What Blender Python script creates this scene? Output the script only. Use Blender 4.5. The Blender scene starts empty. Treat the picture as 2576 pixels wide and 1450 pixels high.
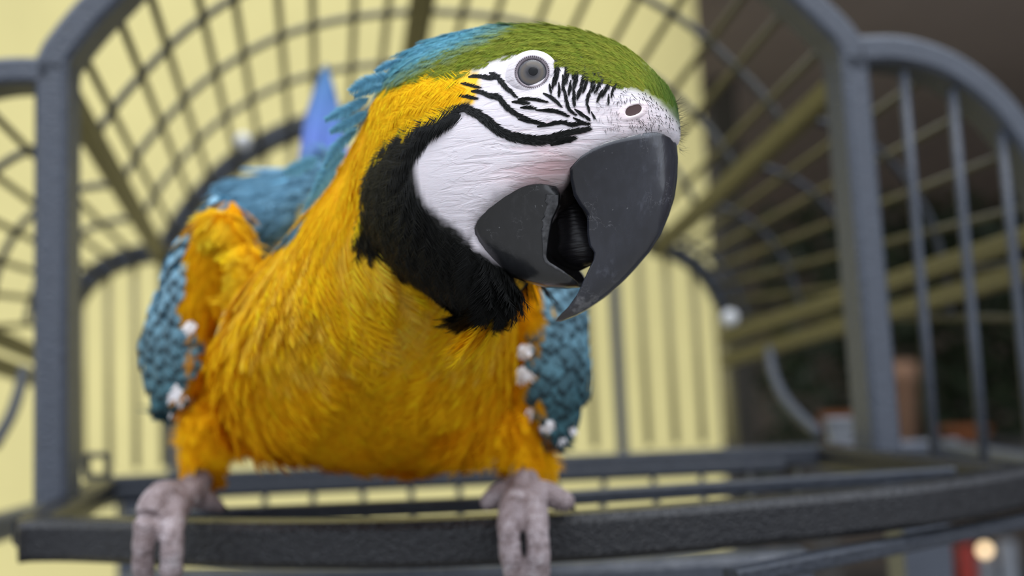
import bpy, math, random
import numpy as np
from mathutils import Vector, Matrix
from mathutils.bvhtree import BVHTree

random.seed(7)
RNG = np.random.default_rng(7)
S = bpy.context.scene
COL = S.collection

# ------------------------------------------------------------------ camera, sky, sun, exposure
PITCH, ROLL, FPX = math.radians(5.0), math.radians(2.6), 2500.0
CAM = np.array([0.0, 0.0, 1.46])
FW = np.array([0, math.cos(PITCH), math.sin(PITCH)])
_r0 = np.array([1.0, 0, 0]); _u0 = np.cross(_r0, FW)
RT = math.cos(ROLL) * _r0 - math.sin(ROLL) * _u0
UP = math.sin(ROLL) * _r0 + math.cos(ROLL) * _u0
cam_data = bpy.data.cameras.new('camera')
cam = bpy.data.objects.new('camera', cam_data); COL.objects.link(cam)
M = Matrix.Identity(4)
for i in range(3):
    M[i][0], M[i][1], M[i][2], M[i][3] = RT[i], UP[i], -FW[i], CAM[i]
cam.matrix_world = M
cam_data.sensor_width = 36.0
cam_data.lens = 36.0 * FPX / 2576.0
cam_data.clip_start = 0.01
cam_data.dof.use_dof = True
cam_data.dof.focus_distance = 0.297
cam_data.dof.aperture_fstop = 5.2
S.camera = cam

world = bpy.data.worlds.new('overcast_sky'); S.world = world; world.use_nodes = True
wn = world.node_tree.nodes; wl = world.node_tree.links
bg = wn['Background']
tc = wn.new('ShaderNodeTexCoord'); sep = wn.new('ShaderNodeSeparateXYZ'); ramp = wn.new('ShaderNodeValToRGB')
wl.new(tc.outputs['Generated'], sep.inputs[0]); wl.new(sep.outputs[2], ramp.inputs[0])
ramp.color_ramp.elements[0].position = 0.0; ramp.color_ramp.elements[0].color = (0.52, 0.55, 0.60, 1)
ramp.color_ramp.elements[1].position = 0.95; ramp.color_ramp.elements[1].color = (1.14, 1.24, 1.40, 1)
wl.new(ramp.outputs[0], bg.inputs[0]); bg.inputs[1].default_value = 1.0

sun_d = bpy.data.lights.new('soft_sun', 'SUN'); sun_d.energy = 1.0; sun_d.angle = math.radians(45); sun_d.color = (1, 0.97, 0.92)
sun = bpy.data.objects.new('soft_sun', sun_d); COL.objects.link(sun)
sun.rotation_euler = Vector((-0.12, 0.5, -0.9)).to_track_quat('-Z', 'Y').to_euler()

S.view_settings.view_transform = 'Standard'; S.view_settings.look = 'None'
S.view_settings.exposure = 0.68; S.view_settings.gamma = 1.0
S.view_settings.use_curve_mapping = False
S.cycles.use_denoising = True
S.cycles.max_bounces = 12; S.cycles.diffuse_bounces = 10; S.cycles.transmission_bounces = 10
S.cycles.transparent_max_bounces = 8

# ------------------------------------------------------------------ helpers
def rays(px, py):
    px = np.asarray(px, float); py = np.asarray(py, float)
    return ((px - 1288) / FPX)[..., None] * RT + ((725 - py) / FPX)[..., None] * UP + FW

def P(px, py, d):
    return CAM + rays(px, py) * np.asarray(d, float)[..., None]

def PP(px, py, p0, n):                      # where a sight line meets a real plane
    D = rays(px, py); t = ((np.asarray(p0) - CAM) @ n) / (D @ n)
    return CAM + D * t[..., None]

def PH(px, py, z): return PP(px, py, np.array([0, 0, z]), np.array([0, 0, 1.0]))

def proj(v):
    v = np.asarray(v, float) - CAM
    d = v @ FW; d = np.where(np.abs(d) < 1e-6, 1e-6, d)
    return 1288 + FPX * (v @ RT) / d, 725 - FPX * (v @ UP) / d, d

def spline(pts, n, closed=False):
    p = np.asarray(pts, float); m = len(p)
    q = np.vstack([p[-1], p, p[0], p[1]]) if closed else np.vstack([2 * p[0] - p[1], p, 2 * p[-1] - p[-2]])
    segs = m if closed else m - 1
    out = []
    t = np.linspace(0, 1, 14, endpoint=False)[:, None]
    for i in range(segs):
        a, b, c, d = q[i], q[i + 1], q[i + 2], q[i + 3]
        out.append(0.5 * (2 * b + (c - a) * t + (2 * a - 5 * b + 4 * c - d) * t ** 2 + (3 * b - a - 3 * c + d) * t ** 3))
    out = np.vstack(out + ([p[:1]] if closed else [p[-1:]]))
    s = np.r_[0, np.cumsum(np.linalg.norm(np.diff(out, axis=0), axis=1))]
    u = np.linspace(0, s[-1], n + 1)[:-1] if closed else np.linspace(0, s[-1], n)
    return np.stack([np.interp(u, s, out[:, k]) for k in range(out.shape[1])], 1)

def lin(pts, n):
    p = np.asarray(pts, float)
    s = np.r_[0, np.cumsum(np.linalg.norm(np.diff(p, axis=0), axis=1))]
    u = np.linspace(0, s[-1], n)
    return np.stack([np.interp(u, s, p[:, k]) for k in range(p.shape[1])], 1)

def inpoly(x, y, poly):
    poly = np.asarray(poly, float); r = np.zeros(np.shape(x), bool)
    x2, y2 = poly[-1]
    for x1, y1 in poly:
        with np.errstate(divide='ignore', invalid='ignore'):
            c = ((y1 > y) != (y2 > y)) & (x < (x2 - x1) * (y - y1) / (y2 - y1 + 1e-12) + x1)
        r ^= c; x2, y2 = x1, y1
    return r

def link(o, parent=None):
    COL.objects.link(o)
    if parent is not None:
        o.parent = parent
        o.matrix_parent_inverse = parent.matrix_basis.inverted() if parent.parent is None else Matrix.Identity(4)
    return o

def mk(name, verts, faces, mat, parent=None, smooth=True, label=None, stuff=False):
    me = bpy.data.meshes.new(name)
    me.from_pydata([tuple(map(float, v)) for v in verts], [], [tuple(map(int, f)) for f in faces])
    if smooth: me.polygons.foreach_set('use_smooth', [True] * len(me.polygons))
    for m in (mat if isinstance(mat, (list, tuple)) else [mat]): me.materials.append(m)
    me.update()
    o = link(bpy.data.objects.new(name, me), parent)
    if label: o['label'] = label
    if stuff: o['kind'] = 'stuff'
    return o

def thing(name, label, cat, loc, group=None):
    o = bpy.data.objects.new(name, None); COL.objects.link(o)
    o.empty_display_size = 0.02
    o.location = tuple(map(float, loc)); o.matrix_basis = Matrix.Translation(Vector(loc))
    o['label'] = label; o['category'] = cat
    if group: o['group'] = group
    return o

def child(o, parent):                       # for a sub-part: parent is itself a child with identity basis
    o.parent = parent; return o

def tri_mesh(name, V, T, mat, parent=None, col=None, smooth=False, label=None, stuff=False, nor=None):
    me = bpy.data.meshes.new(name)
    V = np.ascontiguousarray(V, np.float32); T = np.ascontiguousarray(T, np.int32)
    me.vertices.add(len(V)); me.vertices.foreach_set('co', V.ravel())
    me.loops.add(T.size); me.loops.foreach_set('vertex_index', T.ravel())
    me.polygons.add(len(T)); me.polygons.foreach_set('loop_start', np.arange(0, T.size, 3, dtype=np.int32))
    if col is not None:
        a = me.attributes.new('Col', 'FLOAT_COLOR', 'POINT')
        c = np.ones((len(V), 4), np.float32); c[:, :3] = col; a.data.foreach_set('color', c.ravel())
    me.materials.append(mat)
    me.update(calc_edges=True)
    me.polygons.foreach_set('use_smooth', [smooth or nor is not None] * len(T))
    if nor is not None: me.normals_split_custom_set_from_vertices(np.ascontiguousarray(nor, np.float32))
    o = link(bpy.data.objects.new(name, me), parent)
    if label: o['label'] = label
    if stuff: o['kind'] = 'stuff'
    return o

def grid_faces(nr, nc, closed_c=False):
    f = []
    for i in range(nr - 1):
        for j in range(nc if closed_c else nc - 1):
            k = (j + 1) % nc
            f.append((i * nc + j, i * nc + k, (i + 1) * nc + k, (i + 1) * nc + j))
    return f

def sweep(pts, n, w, h, closed=False, round_=0):
    """bar along pts; section is w across (in the plane of the bar) by h along n; round_ = sides of a round section"""
    p = np.asarray(pts, float); m = len(p)
    t = np.gradient(p, axis=0); t /= np.linalg.norm(t, axis=1)[:, None]
    n = np.asarray(n, float); n = np.broadcast_to(n, p.shape).copy()
    s = np.cross(t, n); s /= np.linalg.norm(s, axis=1)[:, None]
    n = np.cross(s, t)
    if round_:
        a = np.arange(round_) * 2 * math.pi / round_
        sec = np.stack([np.cos(a) * w / 2, np.sin(a) * h / 2], 1)
    else:
        c = min(w, h) * 0.16; x, y = w / 2, h / 2
        sec = np.array([(x, -y + c), (x, y - c), (x - c, y), (-x + c, y), (-x, y - c), (-x, -y + c), (-x + c, -y), (x - c, -y)])
    k = len(sec)
    v = p[:, None] + sec[None, :, 0, None] * s[:, None] + sec[None, :, 1, None] * n[:, None]
    f = grid_faces(m, k, True)
    f += [tuple(range(k))[::-1], tuple(range((m - 1) * k, m * k))]
    return v.reshape(-1, 3), f

def tube(pts, rad, k=12):
    """closed round tube with its own radius at each point and rounded ends"""
    p = np.asarray(pts, float); r = np.asarray(rad, float)
    t = np.gradient(p, axis=0); t /= np.linalg.norm(t, axis=1)[:, None]
    P2, R2, T2 = [], [], []
    for a in (80, 50, 22): P2.append(p[0] - t[0] * r[0] * math.sin(math.radians(a))); R2.append(r[0] * math.cos(math.radians(a))); T2.append(t[0])
    P2 += list(p); R2 += list(r); T2 += list(t)
    for a in (22, 50, 80): P2.append(p[-1] + t[-1] * r[-1] * math.sin(math.radians(a))); R2.append(r[-1] * math.cos(math.radians(a))); T2.append(t[-1])
    P2, R2, T2 = map(np.array, (P2, R2, T2))
    ref = np.array([0.13, 0.31, 0.94]); s = np.cross(T2, ref); s /= np.linalg.norm(s, axis=1)[:, None]; b = np.cross(T2, s)
    a = np.arange(k) * 2 * math.pi / k
    v = P2[:, None] + R2[:, None, None] * (np.cos(a)[None, :, None] * s[:, None] + np.sin(a)[None, :, None] * b[:, None])
    f = grid_faces(len(P2), k, True) + [tuple(range(k))[::-1], tuple(range((len(P2) - 1) * k, len(P2) * k))]
    return v.reshape(-1, 3), f

def lathe(prof, origin, axis, k=32, side=None):
    axis = np.asarray(axis, float); axis = axis / np.linalg.norm(axis)
    ref = np.array([0.2, 0.1, 0.97]) if abs(axis[2]) < 0.9 else np.array([1.0, 0, 0])
    s = np.cross(axis, ref); s /= np.linalg.norm(s); b = np.cross(axis, s)
    a = np.arange(k) * 2 * math.pi / k
    v = []
    for r, h in prof:
        v.append(np.asarray(origin) + h * axis + r * (np.cos(a)[:, None] * s + np.sin(a)[:, None] * b))
    v = np.vstack(v)
    return v, grid_faces(len(prof), k, True)

def box(x0, x1, y0, y1, z0, z1):
    v = [(x, y, z) for x in (x0, x1) for y in (y0, y1) for z in (z0, z1)]
    f = [(0, 1, 3, 2), (4, 6, 7, 5), (0, 4, 5, 1), (2, 3, 7, 6), (0, 2, 6, 4), (1, 5, 7, 3)]
    return np.array(v), f

def join(parts):
    V, F, o = [], [], 0
    for v, f in parts:
        V.append(np.asarray(v)); F += [tuple(i + o for i in q) for q in f]; o += len(v)
    return np.vstack(V), F

def remeshed(parts, voxel, smooth_it):
    v, f = join(parts)
    me = bpy.data.meshes.new('tmp'); me.from_pydata(v.tolist(), [], f)
    o = bpy.data.objects.new('tmp', me); COL.objects.link(o)
    m = o.modifiers.new('r', 'REMESH'); m.mode = 'VOXEL'; m.voxel_size = voxel
    s = o.modifiers.new('s', 'SMOOTH'); s.factor = 0.5; s.iterations = smooth_it
    dg = bpy.context.evaluated_depsgraph_get()
    ev = o.evaluated_get(dg); em = ev.to_mesh()
    V = np.empty(len(em.vertices) * 3, np.float32); em.vertices.foreach_get('co', V); V = V.reshape(-1, 3)
    N = np.empty(len(em.vertices) * 3, np.float32); em.vertices.foreach_get('normal', N); N = N.reshape(-1, 3)
    em.calc_loop_triangles()
    T = np.empty(len(em.loop_triangles) * 3, np.int32); em.loop_triangles.foreach_get('vertices', T); T = T.reshape(-1, 3)
    ev.to_mesh_clear(); bpy.data.objects.remove(o); bpy.data.meshes.remove(me)
    return V.astype(float), N.astype(float), T

# ------------------------------------------------------------------ materials
def newmat(name):
    m = bpy.data.materials.new(name); m.use_nodes = True
    return m, m.node_tree.nodes, m.node_tree.links, m.node_tree.nodes['Principled BSDF']

def ramp_node(n, stops):
    r = n.new('ShaderNodeValToRGB'); e = r.color_ramp.elements
    while len(e) > len(stops): e.remove(e[-1])
    while len(e) < len(stops): e.new(0.5)
    for q, (p, c) in zip(e, stops): q.position = p; q.color = (*c, 1)
    return r

def noise(n, l, scale, detail=4, rough=0.55, dist=0, vec=None):
    t = n.new('ShaderNodeTexNoise'); t.inputs['Scale'].default_value = scale; t.inputs['Detail'].default_value = detail
    t.inputs['Roughness'].default_value = rough; t.inputs['Distortion'].default_value = dist
    if vec is None: vec = n.new('ShaderNodeTexCoord').outputs['Object']
    l.new(vec, t.inputs['Vector']); return t

def bump(n, l, h, strength, dist, prev=None):
    b = n.new('ShaderNodeBump'); b.inputs['Strength'].default_value = strength; b.inputs['Distance'].default_value = dist
    l.new(h, b.inputs['Height'])
    if prev: l.new(prev, b.inputs['Normal'])
    return b.outputs[0]

def plain(name, c, rough=0.6, spec=0.5, var=0.12, scale=40, metallic=0):
    m, n, l, b = newmat(name)
    t = noise(n, l, scale)
    r = ramp_node(n, [(0.3, tuple(x * (1 - var) for x in c)), (0.7, tuple(min(1, x * (1 + var)) for x in c))])
    l.new(t.outputs[0], r.inputs[0]); l.new(r.outputs[0], b.inputs['Base Color'])
    b.inputs['Roughness'].default_value = rough; b.inputs['Specular IOR Level'].default_value = spec; b.inputs['Metallic'].default_value = metallic
    return m

def hammered(name, c, rough=0.34, dents=420, depth=0.0006, metallic=0.0, spec=0.6):
    m, n, l, b = newmat(name)
    t = n.new('ShaderNodeTexVoronoi'); t.inputs['Scale'].default_value = dents; t.feature = 'SMOOTH_F1'
    l.new(n.new('ShaderNodeTexCoord').outputs['Object'], t.inputs['Vector'])
    ns = noise(n, l, dents * 0.7, 2)
    mx = n.new('ShaderNodeMath'); mx.operation = 'ADD'; l.new(t.outputs[0], mx.inputs[0]); l.new(ns.outputs[0], mx.inputs[1])
    l.new(bump(n, l, mx.outputs[0], 0.75, depth), b.inputs['Normal'])
    r = ramp_node(n, [(0.3, tuple(x * 0.8 for x in c)), (0.75, tuple(x * 1.25 for x in c))])
    l.new(ns.outputs[0], r.inputs[0]); l.new(r.outputs[0], b.inputs['Base Color'])
    b.inputs['Roughness'].default_value = rough; b.inputs['Metallic'].default_value = metallic; b.inputs['Specular IOR Level'].default_value = spec
    return m

M_PAINT = hammered('hammered_grey_paint', (0.050, 0.060, 0.082), rough=0.38, dents=520, depth=0.0009)
M_RIM = hammered('hammered_black_paint', (0.011, 0.0115, 0.014), rough=0.24, dents=850, depth=0.0011, spec=0.42)
M_SHADED = hammered('shade_darkened_paint', (0.026, 0.031, 0.042), rough=0.36, spec=0.4)  # cage paint with shade put into its colour, for tray, hoops and back bars
M_WIRE = hammered('dark_wire_paint', (0.05, 0.052, 0.05), rough=0.4)
M_REFL_BAR = hammered('wall_reflection_bar', (0.13, 0.11, 0.035), rough=0.4)  # yellow wall's reflection on dark bars, put into the base colour as olive
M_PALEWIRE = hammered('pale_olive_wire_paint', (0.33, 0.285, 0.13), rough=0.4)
M_REFL_WIRE = hammered('wall_reflection_wire', (0.10, 0.085, 0.03), rough=0.4)  # same wall reflection painted into the thin lengthwise wires

def feather_material(name, transl=0.3, rough=0.65, spec=0.25):
    m, n, l, b = newmat(name)
    a = n.new('ShaderNodeAttribute'); a.attribute_name = 'Col'
    l.new(a.outputs['Color'], b.inputs['Base Color'])
    b.inputs['Roughness'].default_value = rough; b.inputs['Specular IOR Level'].default_value = spec
    tr = n.new('ShaderNodeBsdfTranslucent'); l.new(a.outputs['Color'], tr.inputs[0])
    mx = n.new('ShaderNodeMixShader'); mx.inputs[0].default_value = transl
    l.new(b.outputs[0], mx.inputs[1]); l.new(tr.outputs[0], mx.inputs[2])
    l.new(mx.outputs[0], n['Material Output'].inputs[0])
    return m
M_FEATH = feather_material('plumage', 0.30, 0.85, 0.05)
M_FEATH_D = feather_material('dark_plumage', 0.0, 0.5, 0.16)

def skin_material():
    m, n, l, b = newmat('bare_skin')
    a = n.new('ShaderNodeAttribute'); a.attribute_name = 'Col'
    obj = n.new('ShaderNodeTexCoord').outputs['Object']
    def stretched(rot, scale, det, dist):
        mp = n.new('ShaderNodeMapping'); mp.inputs['Rotation'].default_value = (0, math.radians(rot), 0); mp.inputs['Scale'].default_value = scale
        l.new(obj, mp.inputs['Vector']); return noise(n, l, 1.0, det, 0.55, dist, mp.outputs[0])
    folds = stretched(-14, (55, 60, 330), 3, 1.4)
    hatch = stretched(62, (150, 300, 1300), 2, 0.5); hatch2 = stretched(-35, (150, 300, 1300), 2, 0.5)
    fine = noise(n, l, 2200, 3)
    # deep folds only where the skin bunches up behind the mouth corner
    dn = n.new('ShaderNodeVectorMath'); dn.operation = 'DISTANCE'; dn.inputs[1].default_value = tuple(P(1390, 440, 0.30)); l.new(obj, dn.inputs[0])
    mr = n.new('ShaderNodeMapRange'); mr.inputs[1].default_value = 0.008; mr.inputs[2].default_value = 0.042; mr.inputs[3].default_value = 1; mr.inputs[4].default_value = 0.04; l.new(dn.outputs['Value'], mr.inputs[0])
    fr_ = ramp_node(n, [(0.38, (0, 0, 0)), (0.50, (0.6,) * 3), (0.54, (1, 1, 1))]); l.new(folds.outputs[0], fr_.inputs[0])
    fm = n.new('ShaderNodeMath'); fm.operation = 'MULTIPLY'; l.new(fr_.outputs[0], fm.inputs[0]); l.new(mr.outputs[0], fm.inputs[1])
    h1 = bump(n, l, fm.outputs[0], 0.45, 0.0008)
    ha = n.new('ShaderNodeMath'); ha.operation = 'ADD'; l.new(hatch.outputs[0], ha.inputs[0]); l.new(hatch2.outputs[0], ha.inputs[1])
    h2 = bump(n, l, ha.outputs[0], 0.22, 0.0003, h1)
    h3 = bump(n, l, fine.outputs[0], 0.25, 0.0002, h2)
    l.new(h3, b.inputs['Normal'])
    r = ramp_node(n, [(0.0, (0.93, 0.82, 0.83)), (0.4, (1, 0.985, 0.985)), (1.0, (1, 1, 1))])
    inv = n.new('ShaderNodeMath'); inv.operation = 'MULTIPLY_ADD'; inv.inputs[1].default_value = 0.5; inv.inputs[2].default_value = 0.35; l.new(ha.outputs[0], inv.inputs[0])
    fi2 = n.new('ShaderNodeMath'); fi2.operation = 'SUBTRACT'; l.new(inv.outputs[0], fi2.inputs[0]); 
    ivf = n.new('ShaderNodeMath'); ivf.operation = 'MULTIPLY_ADD'; ivf.inputs[1].default_value = -1; ivf.inputs[2].default_value = 1; l.new(fr_.outputs[0], ivf.inputs[0])
    ivm = n.new('ShaderNodeMath'); ivm.operation = 'MULTIPLY'; l.new(ivf.outputs[0], ivm.inputs[0]); l.new(mr.outputs[0], ivm.inputs[1]); l.new(ivm.outputs[0], fi2.inputs[1])
    l.new(fi2.outputs[0], r.inputs[0])
    mu = n.new('ShaderNodeMix'); mu.data_type = 'RGBA'; mu.blend_type = 'MULTIPLY'; mu.inputs[0].default_value = 0.75
    l.new(a.outputs['Color'], mu.inputs[6]); l.new(r.outputs[0], mu.inputs[7])
    l.new(mu.outputs[2], b.inputs['Base Color'])
    b.inputs['Roughness'].default_value = 0.55; b.inputs['Specular IOR Level'].default_value = 0.3
    b.inputs['Subsurface Weight'].default_value = 0.12; b.inputs['Subsurface Radius'].default_value = (0.6, 0.25, 0.18); b.inputs['Subsurface Scale'].default_value = 0.002
    return m
M_SKIN = skin_material()

def beak_material(name, base, streak, rough=0.3, ang=0, spot=None):
    m, n, l, b = newmat(name)
    obj = n.new('ShaderNodeTexCoord').outputs['Object']
    mp = n.new('ShaderNodeMapping'); mp.inputs['Rotation'].default_value = (0, math.radians(ang), 0); mp.inputs['Scale'].default_value = (420, 420, 34)
    l.new(obj, mp.inputs['Vector'])
    st = noise(n, l, 1, 3, 0.6, 0.3, mp.outputs[0])
    big = noise(n, l, 55, 4, 0.6, 0.4)
    r = ramp_node(n, [(0.30, tuple(x * 0.62 for x in base)), (0.55, base), (0.75, streak)])
    ad = n.new('ShaderNodeMath'); ad.operation = 'MULTIPLY_ADD'; ad.inputs[1].default_value = 0.45
    l.new(st.outputs[0], ad.inputs[0])
    hf = n.new('ShaderNodeMath'); hf.operation = 'MULTIPLY'; hf.inputs[1].default_value = 0.55; l.new(big.outputs[0], hf.inputs[0]); l.new(hf.outputs[0], ad.inputs[2])
    l.new(ad.outputs[0], r.inputs[0])
    # pale scratches and flakes
    v = n.new('ShaderNodeTexVoronoi'); v.feature = 'DISTANCE_TO_EDGE'; v.inputs['Scale'].default_value = 48
    ds = noise(n, l, 260, 4); va = n.new('ShaderNodeVectorMath'); va.operation = 'MULTIPLY_ADD'; va.inputs[1].default_value = (0.02,) * 3
    l.new(ds.outputs[1], va.inputs[0]); l.new(obj, va.inputs[2]); l.new(va.outputs[0], v.inputs['Vector'])
    cr = ramp_node(n, [(0.0, (0.55,) * 3), (0.008, (0, 0, 0))]); l.new(v.outputs[0], cr.inputs[0])
    patch = noise(n, l, 70, 3); pr = ramp_node(n, [(0.48, (0, 0, 0)), (0.62, (1, 1, 1))]); l.new(patch.outputs[0], pr.inputs[0])
    mm = n.new('ShaderNodeMath'); mm.operation = 'MULTIPLY'; l.new(cr.outputs[0], mm.inputs[0]); l.new(pr.outputs[0], mm.inputs[1])
    sp = noise(n, l, 900, 2); spr = ramp_node(n, [(0.70, (0, 0, 0)), (0.78, (1, 1, 1))]); l.new(sp.outputs[0], spr.inputs[0])
    mk2 = n.new('ShaderNodeMath'); mk2.operation = 'MULTIPLY'; l.new(spr.outputs[0], mk2.inputs[0]); l.new(pr.outputs[0], mk2.inputs[1])
    sm = n.new('ShaderNodeMath'); sm.operation = 'MAXIMUM'; l.new(mm.outputs[0], sm.inputs[0]); l.new(mk2.outputs[0], sm.inputs[1])
    sc = n.new('ShaderNodeMath'); sc.operation = 'MULTIPLY'; sc.inputs[1].default_value = 0.7; l.new(sm.outputs[0], sc.inputs[0])
    mx = n.new('ShaderNodeMix'); mx.data_type = 'RGBA'; l.new(sc.outputs[0], mx.inputs[0]); l.new(r.outputs[0], mx.inputs[6]); mx.inputs[7].default_value = (0.40, 0.40, 0.42, 1)
    if spot:                                 # a pale worn patch near the hook's point, a brown point
        q = P(*spot, 0.316)
        for ctr_, r0, r1, cc, amt in ((q + .01, 0.0015, 0.0055, (0.20, 0.20, 0.215), 0.8), (P(1398, 809, 0.322) + .01, 0.003, 0.0125, (0.040, 0.029, 0.028), 0.85)):
            dn = n.new('ShaderNodeVectorMath'); dn.operation = 'DISTANCE'; dn.inputs[1].default_value = tuple(ctr_); l.new(va.outputs[0], dn.inputs[0])
            mr = n.new('ShaderNodeMapRange'); mr.interpolation_type = 'SMOOTHSTEP'; mr.inputs[1].default_value = r0; mr.inputs[2].default_value = r1; mr.inputs[3].default_value = amt; mr.inputs[4].default_value = 0; l.new(dn.outputs['Value'], mr.inputs[0])
            m3 = n.new('ShaderNodeMix'); m3.data_type = 'RGBA'; l.new(mr.outputs[0], m3.inputs[0]); l.new(mx.outputs[2], m3.inputs[6]); m3.inputs[7].default_value = (*cc, 1); mx = m3
    l.new(mx.outputs[2], b.inputs['Base Color'])
    l.new(bump(n, l, st.outputs[0], 0.25, 0.0004, bump(n, l, big.outputs[0], 0.3, 0.0012)), b.inputs['Normal'])
    b.inputs['Roughness'].default_value = rough; b.inputs['Specular IOR Level'].default_value = 0.85
    b.inputs['Coat Weight'].default_value = 0.9; b.inputs['Coat Roughness'].default_value = 0.16
    return m
M_BEAK = beak_material('horn_upper', (0.036, 0.039, 0.053), (0.125, 0.135, 0.172), 0.22, 8, (1478, 766))
M_BEAK_L = beak_material('horn_lower', (0.022, 0.023, 0.026), (0.06, 0.06, 0.065), 0.30, 50)

def tongue_material():
    m, n, l, b = newmat('tongue_skin')
    obj = n.new('ShaderNodeTexCoord').outputs['Object']
    mp = n.new('ShaderNodeMapping'); mp.inputs['Rotation'].default_value = (0, math.radians(-28), 0); mp.inputs['Scale'].default_value = (90, 90, 1100)
    l.new(obj, mp.inputs['Vector']); t = noise(n, l, 1, 2, 0.5, 0.5, mp.outputs[0])
    l.new(bump(n, l, t.outputs[0], 0.7, 0.0012), b.inputs['Normal'])
    b.inputs['Base Color'].default_value = (0.012, 0.011, 0.013, 1); b.inputs['Roughness'].default_value = 0.4
    return m
M_TONGUE = tongue_material()

def foot_material():
    m, n, l, b = newmat('scaly_foot_skin')
    obj = n.new('ShaderNodeTexCoord').outputs['Object']
    v = n.new('ShaderNodeTexVoronoi'); v.inputs['Scale'].default_value = 620; l.new(obj, v.inputs['Vector'])
    t = noise(n, l, 160, 4)
    r = ramp_node(n, [(0.3, (0.17, 0.125, 0.125)), (0.55, (0.33, 0.27, 0.28)), (0.75, (0.50, 0.45, 0.47))])
    ad = n.new('ShaderNodeMath'); ad.operation = 'MULTIPLY_ADD'; ad.inputs[1].default_value = -0.25; l.new(v.outputs[0], ad.inputs[0])
    o2 = n.new('ShaderNodeMath'); o2.operation = 'ADD'; o2.inputs[1].default_value = 0.1; l.new(t.outputs[0], o2.inputs[0]); l.new(o2.outputs[0], ad.inputs[2])
    l.new(ad.outputs[0], r.inputs[0]); l.new(r.outputs[0], b.inputs['Base Color'])
    iv = n.new('ShaderNodeMath'); iv.operation = 'SUBTRACT'; iv.inputs[0].default_value = 1; l.new(v.outputs[0], iv.inputs[1])
    l.new(bump(n, l, iv.outputs[0], 0.8, 0.0008), b.inputs['Normal'])
    b.inputs['Roughness'].default_value = 0.7
    return m
M_FOOT = foot_material()
M_CLAW = plain('claw_horn', (0.03, 0.028, 0.028), 0.35)

def covert_material(name, dark):
    m, n, l, b = newmat(name)
    oi = n.new('ShaderNodeObjectInfo'); t = noise(n, l, 900, 3, 0.6)
    r = ramp_node(n, [(0.3, (0.72,) * 3), (0.7, (1.15,) * 3)]); l.new(t.outputs[0], r.inputs[0])
    mu = n.new('ShaderNodeMix'); mu.data_type = 'RGBA'; mu.blend_type = 'MULTIPLY'; mu.inputs[0].default_value = 1
    l.new(oi.outputs['Color'], mu.inputs[6]); l.new(r.outputs[0], mu.inputs[7])
    if dark:
        m2 = n.new('ShaderNodeMix'); m2.data_type = 'RGBA'; m2.blend_type = 'MULTIPLY'; m2.inputs[0].default_value = 1
        l.new(mu.outputs[2], m2.inputs[6]); m2.inputs[7].default_value = (dark, dark, dark, 1); l.new(m2.outputs[2], b.inputs['Base Color'])
    else: l.new(mu.outputs[2], b.inputs['Base Color'])
    b.inputs['Roughness'].default_value = 0.55; b.inputs['Specular IOR Level'].default_value = 0.35
    return m
M_COV = covert_material('covert_vane', 0); M_COV_E = covert_material('covert_edge', 0.28)

# ------------------------------------------------------------------ setting: wall, covered yard, ground
def wall_material(name, c, strength=0.25):
    m, n, l, b = newmat(name)
    t = noise(n, l, 3.0, 6, 0.6); t2 = noise(n, l, 130, 4)
    r = ramp_node(n, [(0.3, tuple(x * 0.93 for x in c)), (0.7, tuple(min(1, x * 1.05) for x in c))])
    l.new(t.outputs[0], r.inputs[0]); l.new(r.outputs[0], b.inputs['Base Color'])
    l.new(bump(n, l, t2.outputs[0], strength, 0.004), b.inputs['Normal']); b.inputs['Roughness'].default_value = 0.85; b.inputs['Specular IOR Level'].default_value = 0.2
    return m
M_YELLOW = wall_material('yellow_render', (0.715, 0.625, 0.275))
M_DARKWALL = wall_material('brown_grey_boarding', (0.24, 0.20, 0.178))
M_CEIL = wall_material('dark_soffit', (0.42, 0.35, 0.31))
M_GROUND = wall_material('concrete_paving', (0.13, 0.125, 0.118))

def struct(name, vf, mat):
    o = mk(name, vf[0], vf[1], mat, smooth=False); o['kind'] = 'structure'; return o
YW = 2.3
corner = PP(1788, 640, np.array([0, YW, 0]), np.array([0, 1.0, 0]))
XC = float(corner[0])
struct('floor', box(-7, 8, -5, 8, -0.1, 0.0), M_GROUND)
struct('wall_left', box(-7, XC, YW, YW + 0.22, 0, 3.6), M_YELLOW)
struct('wall_back', box(-7, 8, 7.0, 7.2, 0, 3.4), M_DARKWALL)
struct('wall_right', box(5.0, 5.2, 1.0, 7.0, 0, 3.4), M_DARKWALL)
struct('ceiling', box(XC + 0.02, 5.2, 1.5, 7.2, 2.45, 2.6), M_CEIL)

# ------------------------------------------------------------------ cage
ZT = 1.40
cage = thing('parrot_cage', 'large dark grey hammered metal parrot cage with an arched wire roof', 'cage', (0, 0.8, 0))
FL = PH(135, 1250, ZT); FR = PH(2222, 1128, ZT)
hx = (FR - FL); hx[2] = 0; hx /= np.linalg.norm(hx)
NF = np.cross(hx, [0, 0, 1.0]); NF /= np.linalg.norm(NF)          # towards the viewer is -NF or NF
if NF[1] > 0: NF = -NF
def PF(pts): pts = np.asarray(pts, float); return PP(pts[:, 0], pts[:, 1], FL, NF)
BKP = np.array([0, 1.06, 0]); NB = np.array([0, -1.0, 0])
def PB(pts): pts = np.asarray(pts, float); return PP(pts[:, 0], pts[:, 1], BKP, NB)
Zax = np.array([0, 0, 1.0])

def bar(name, pts, n, w, h, mat, label=None, parent=cage, round_=0):
    v, f = sweep(pts, n, w, h, round_=round_); return mk(name, v, f, mat, parent, smooth=bool(round_), label=label)

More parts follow.
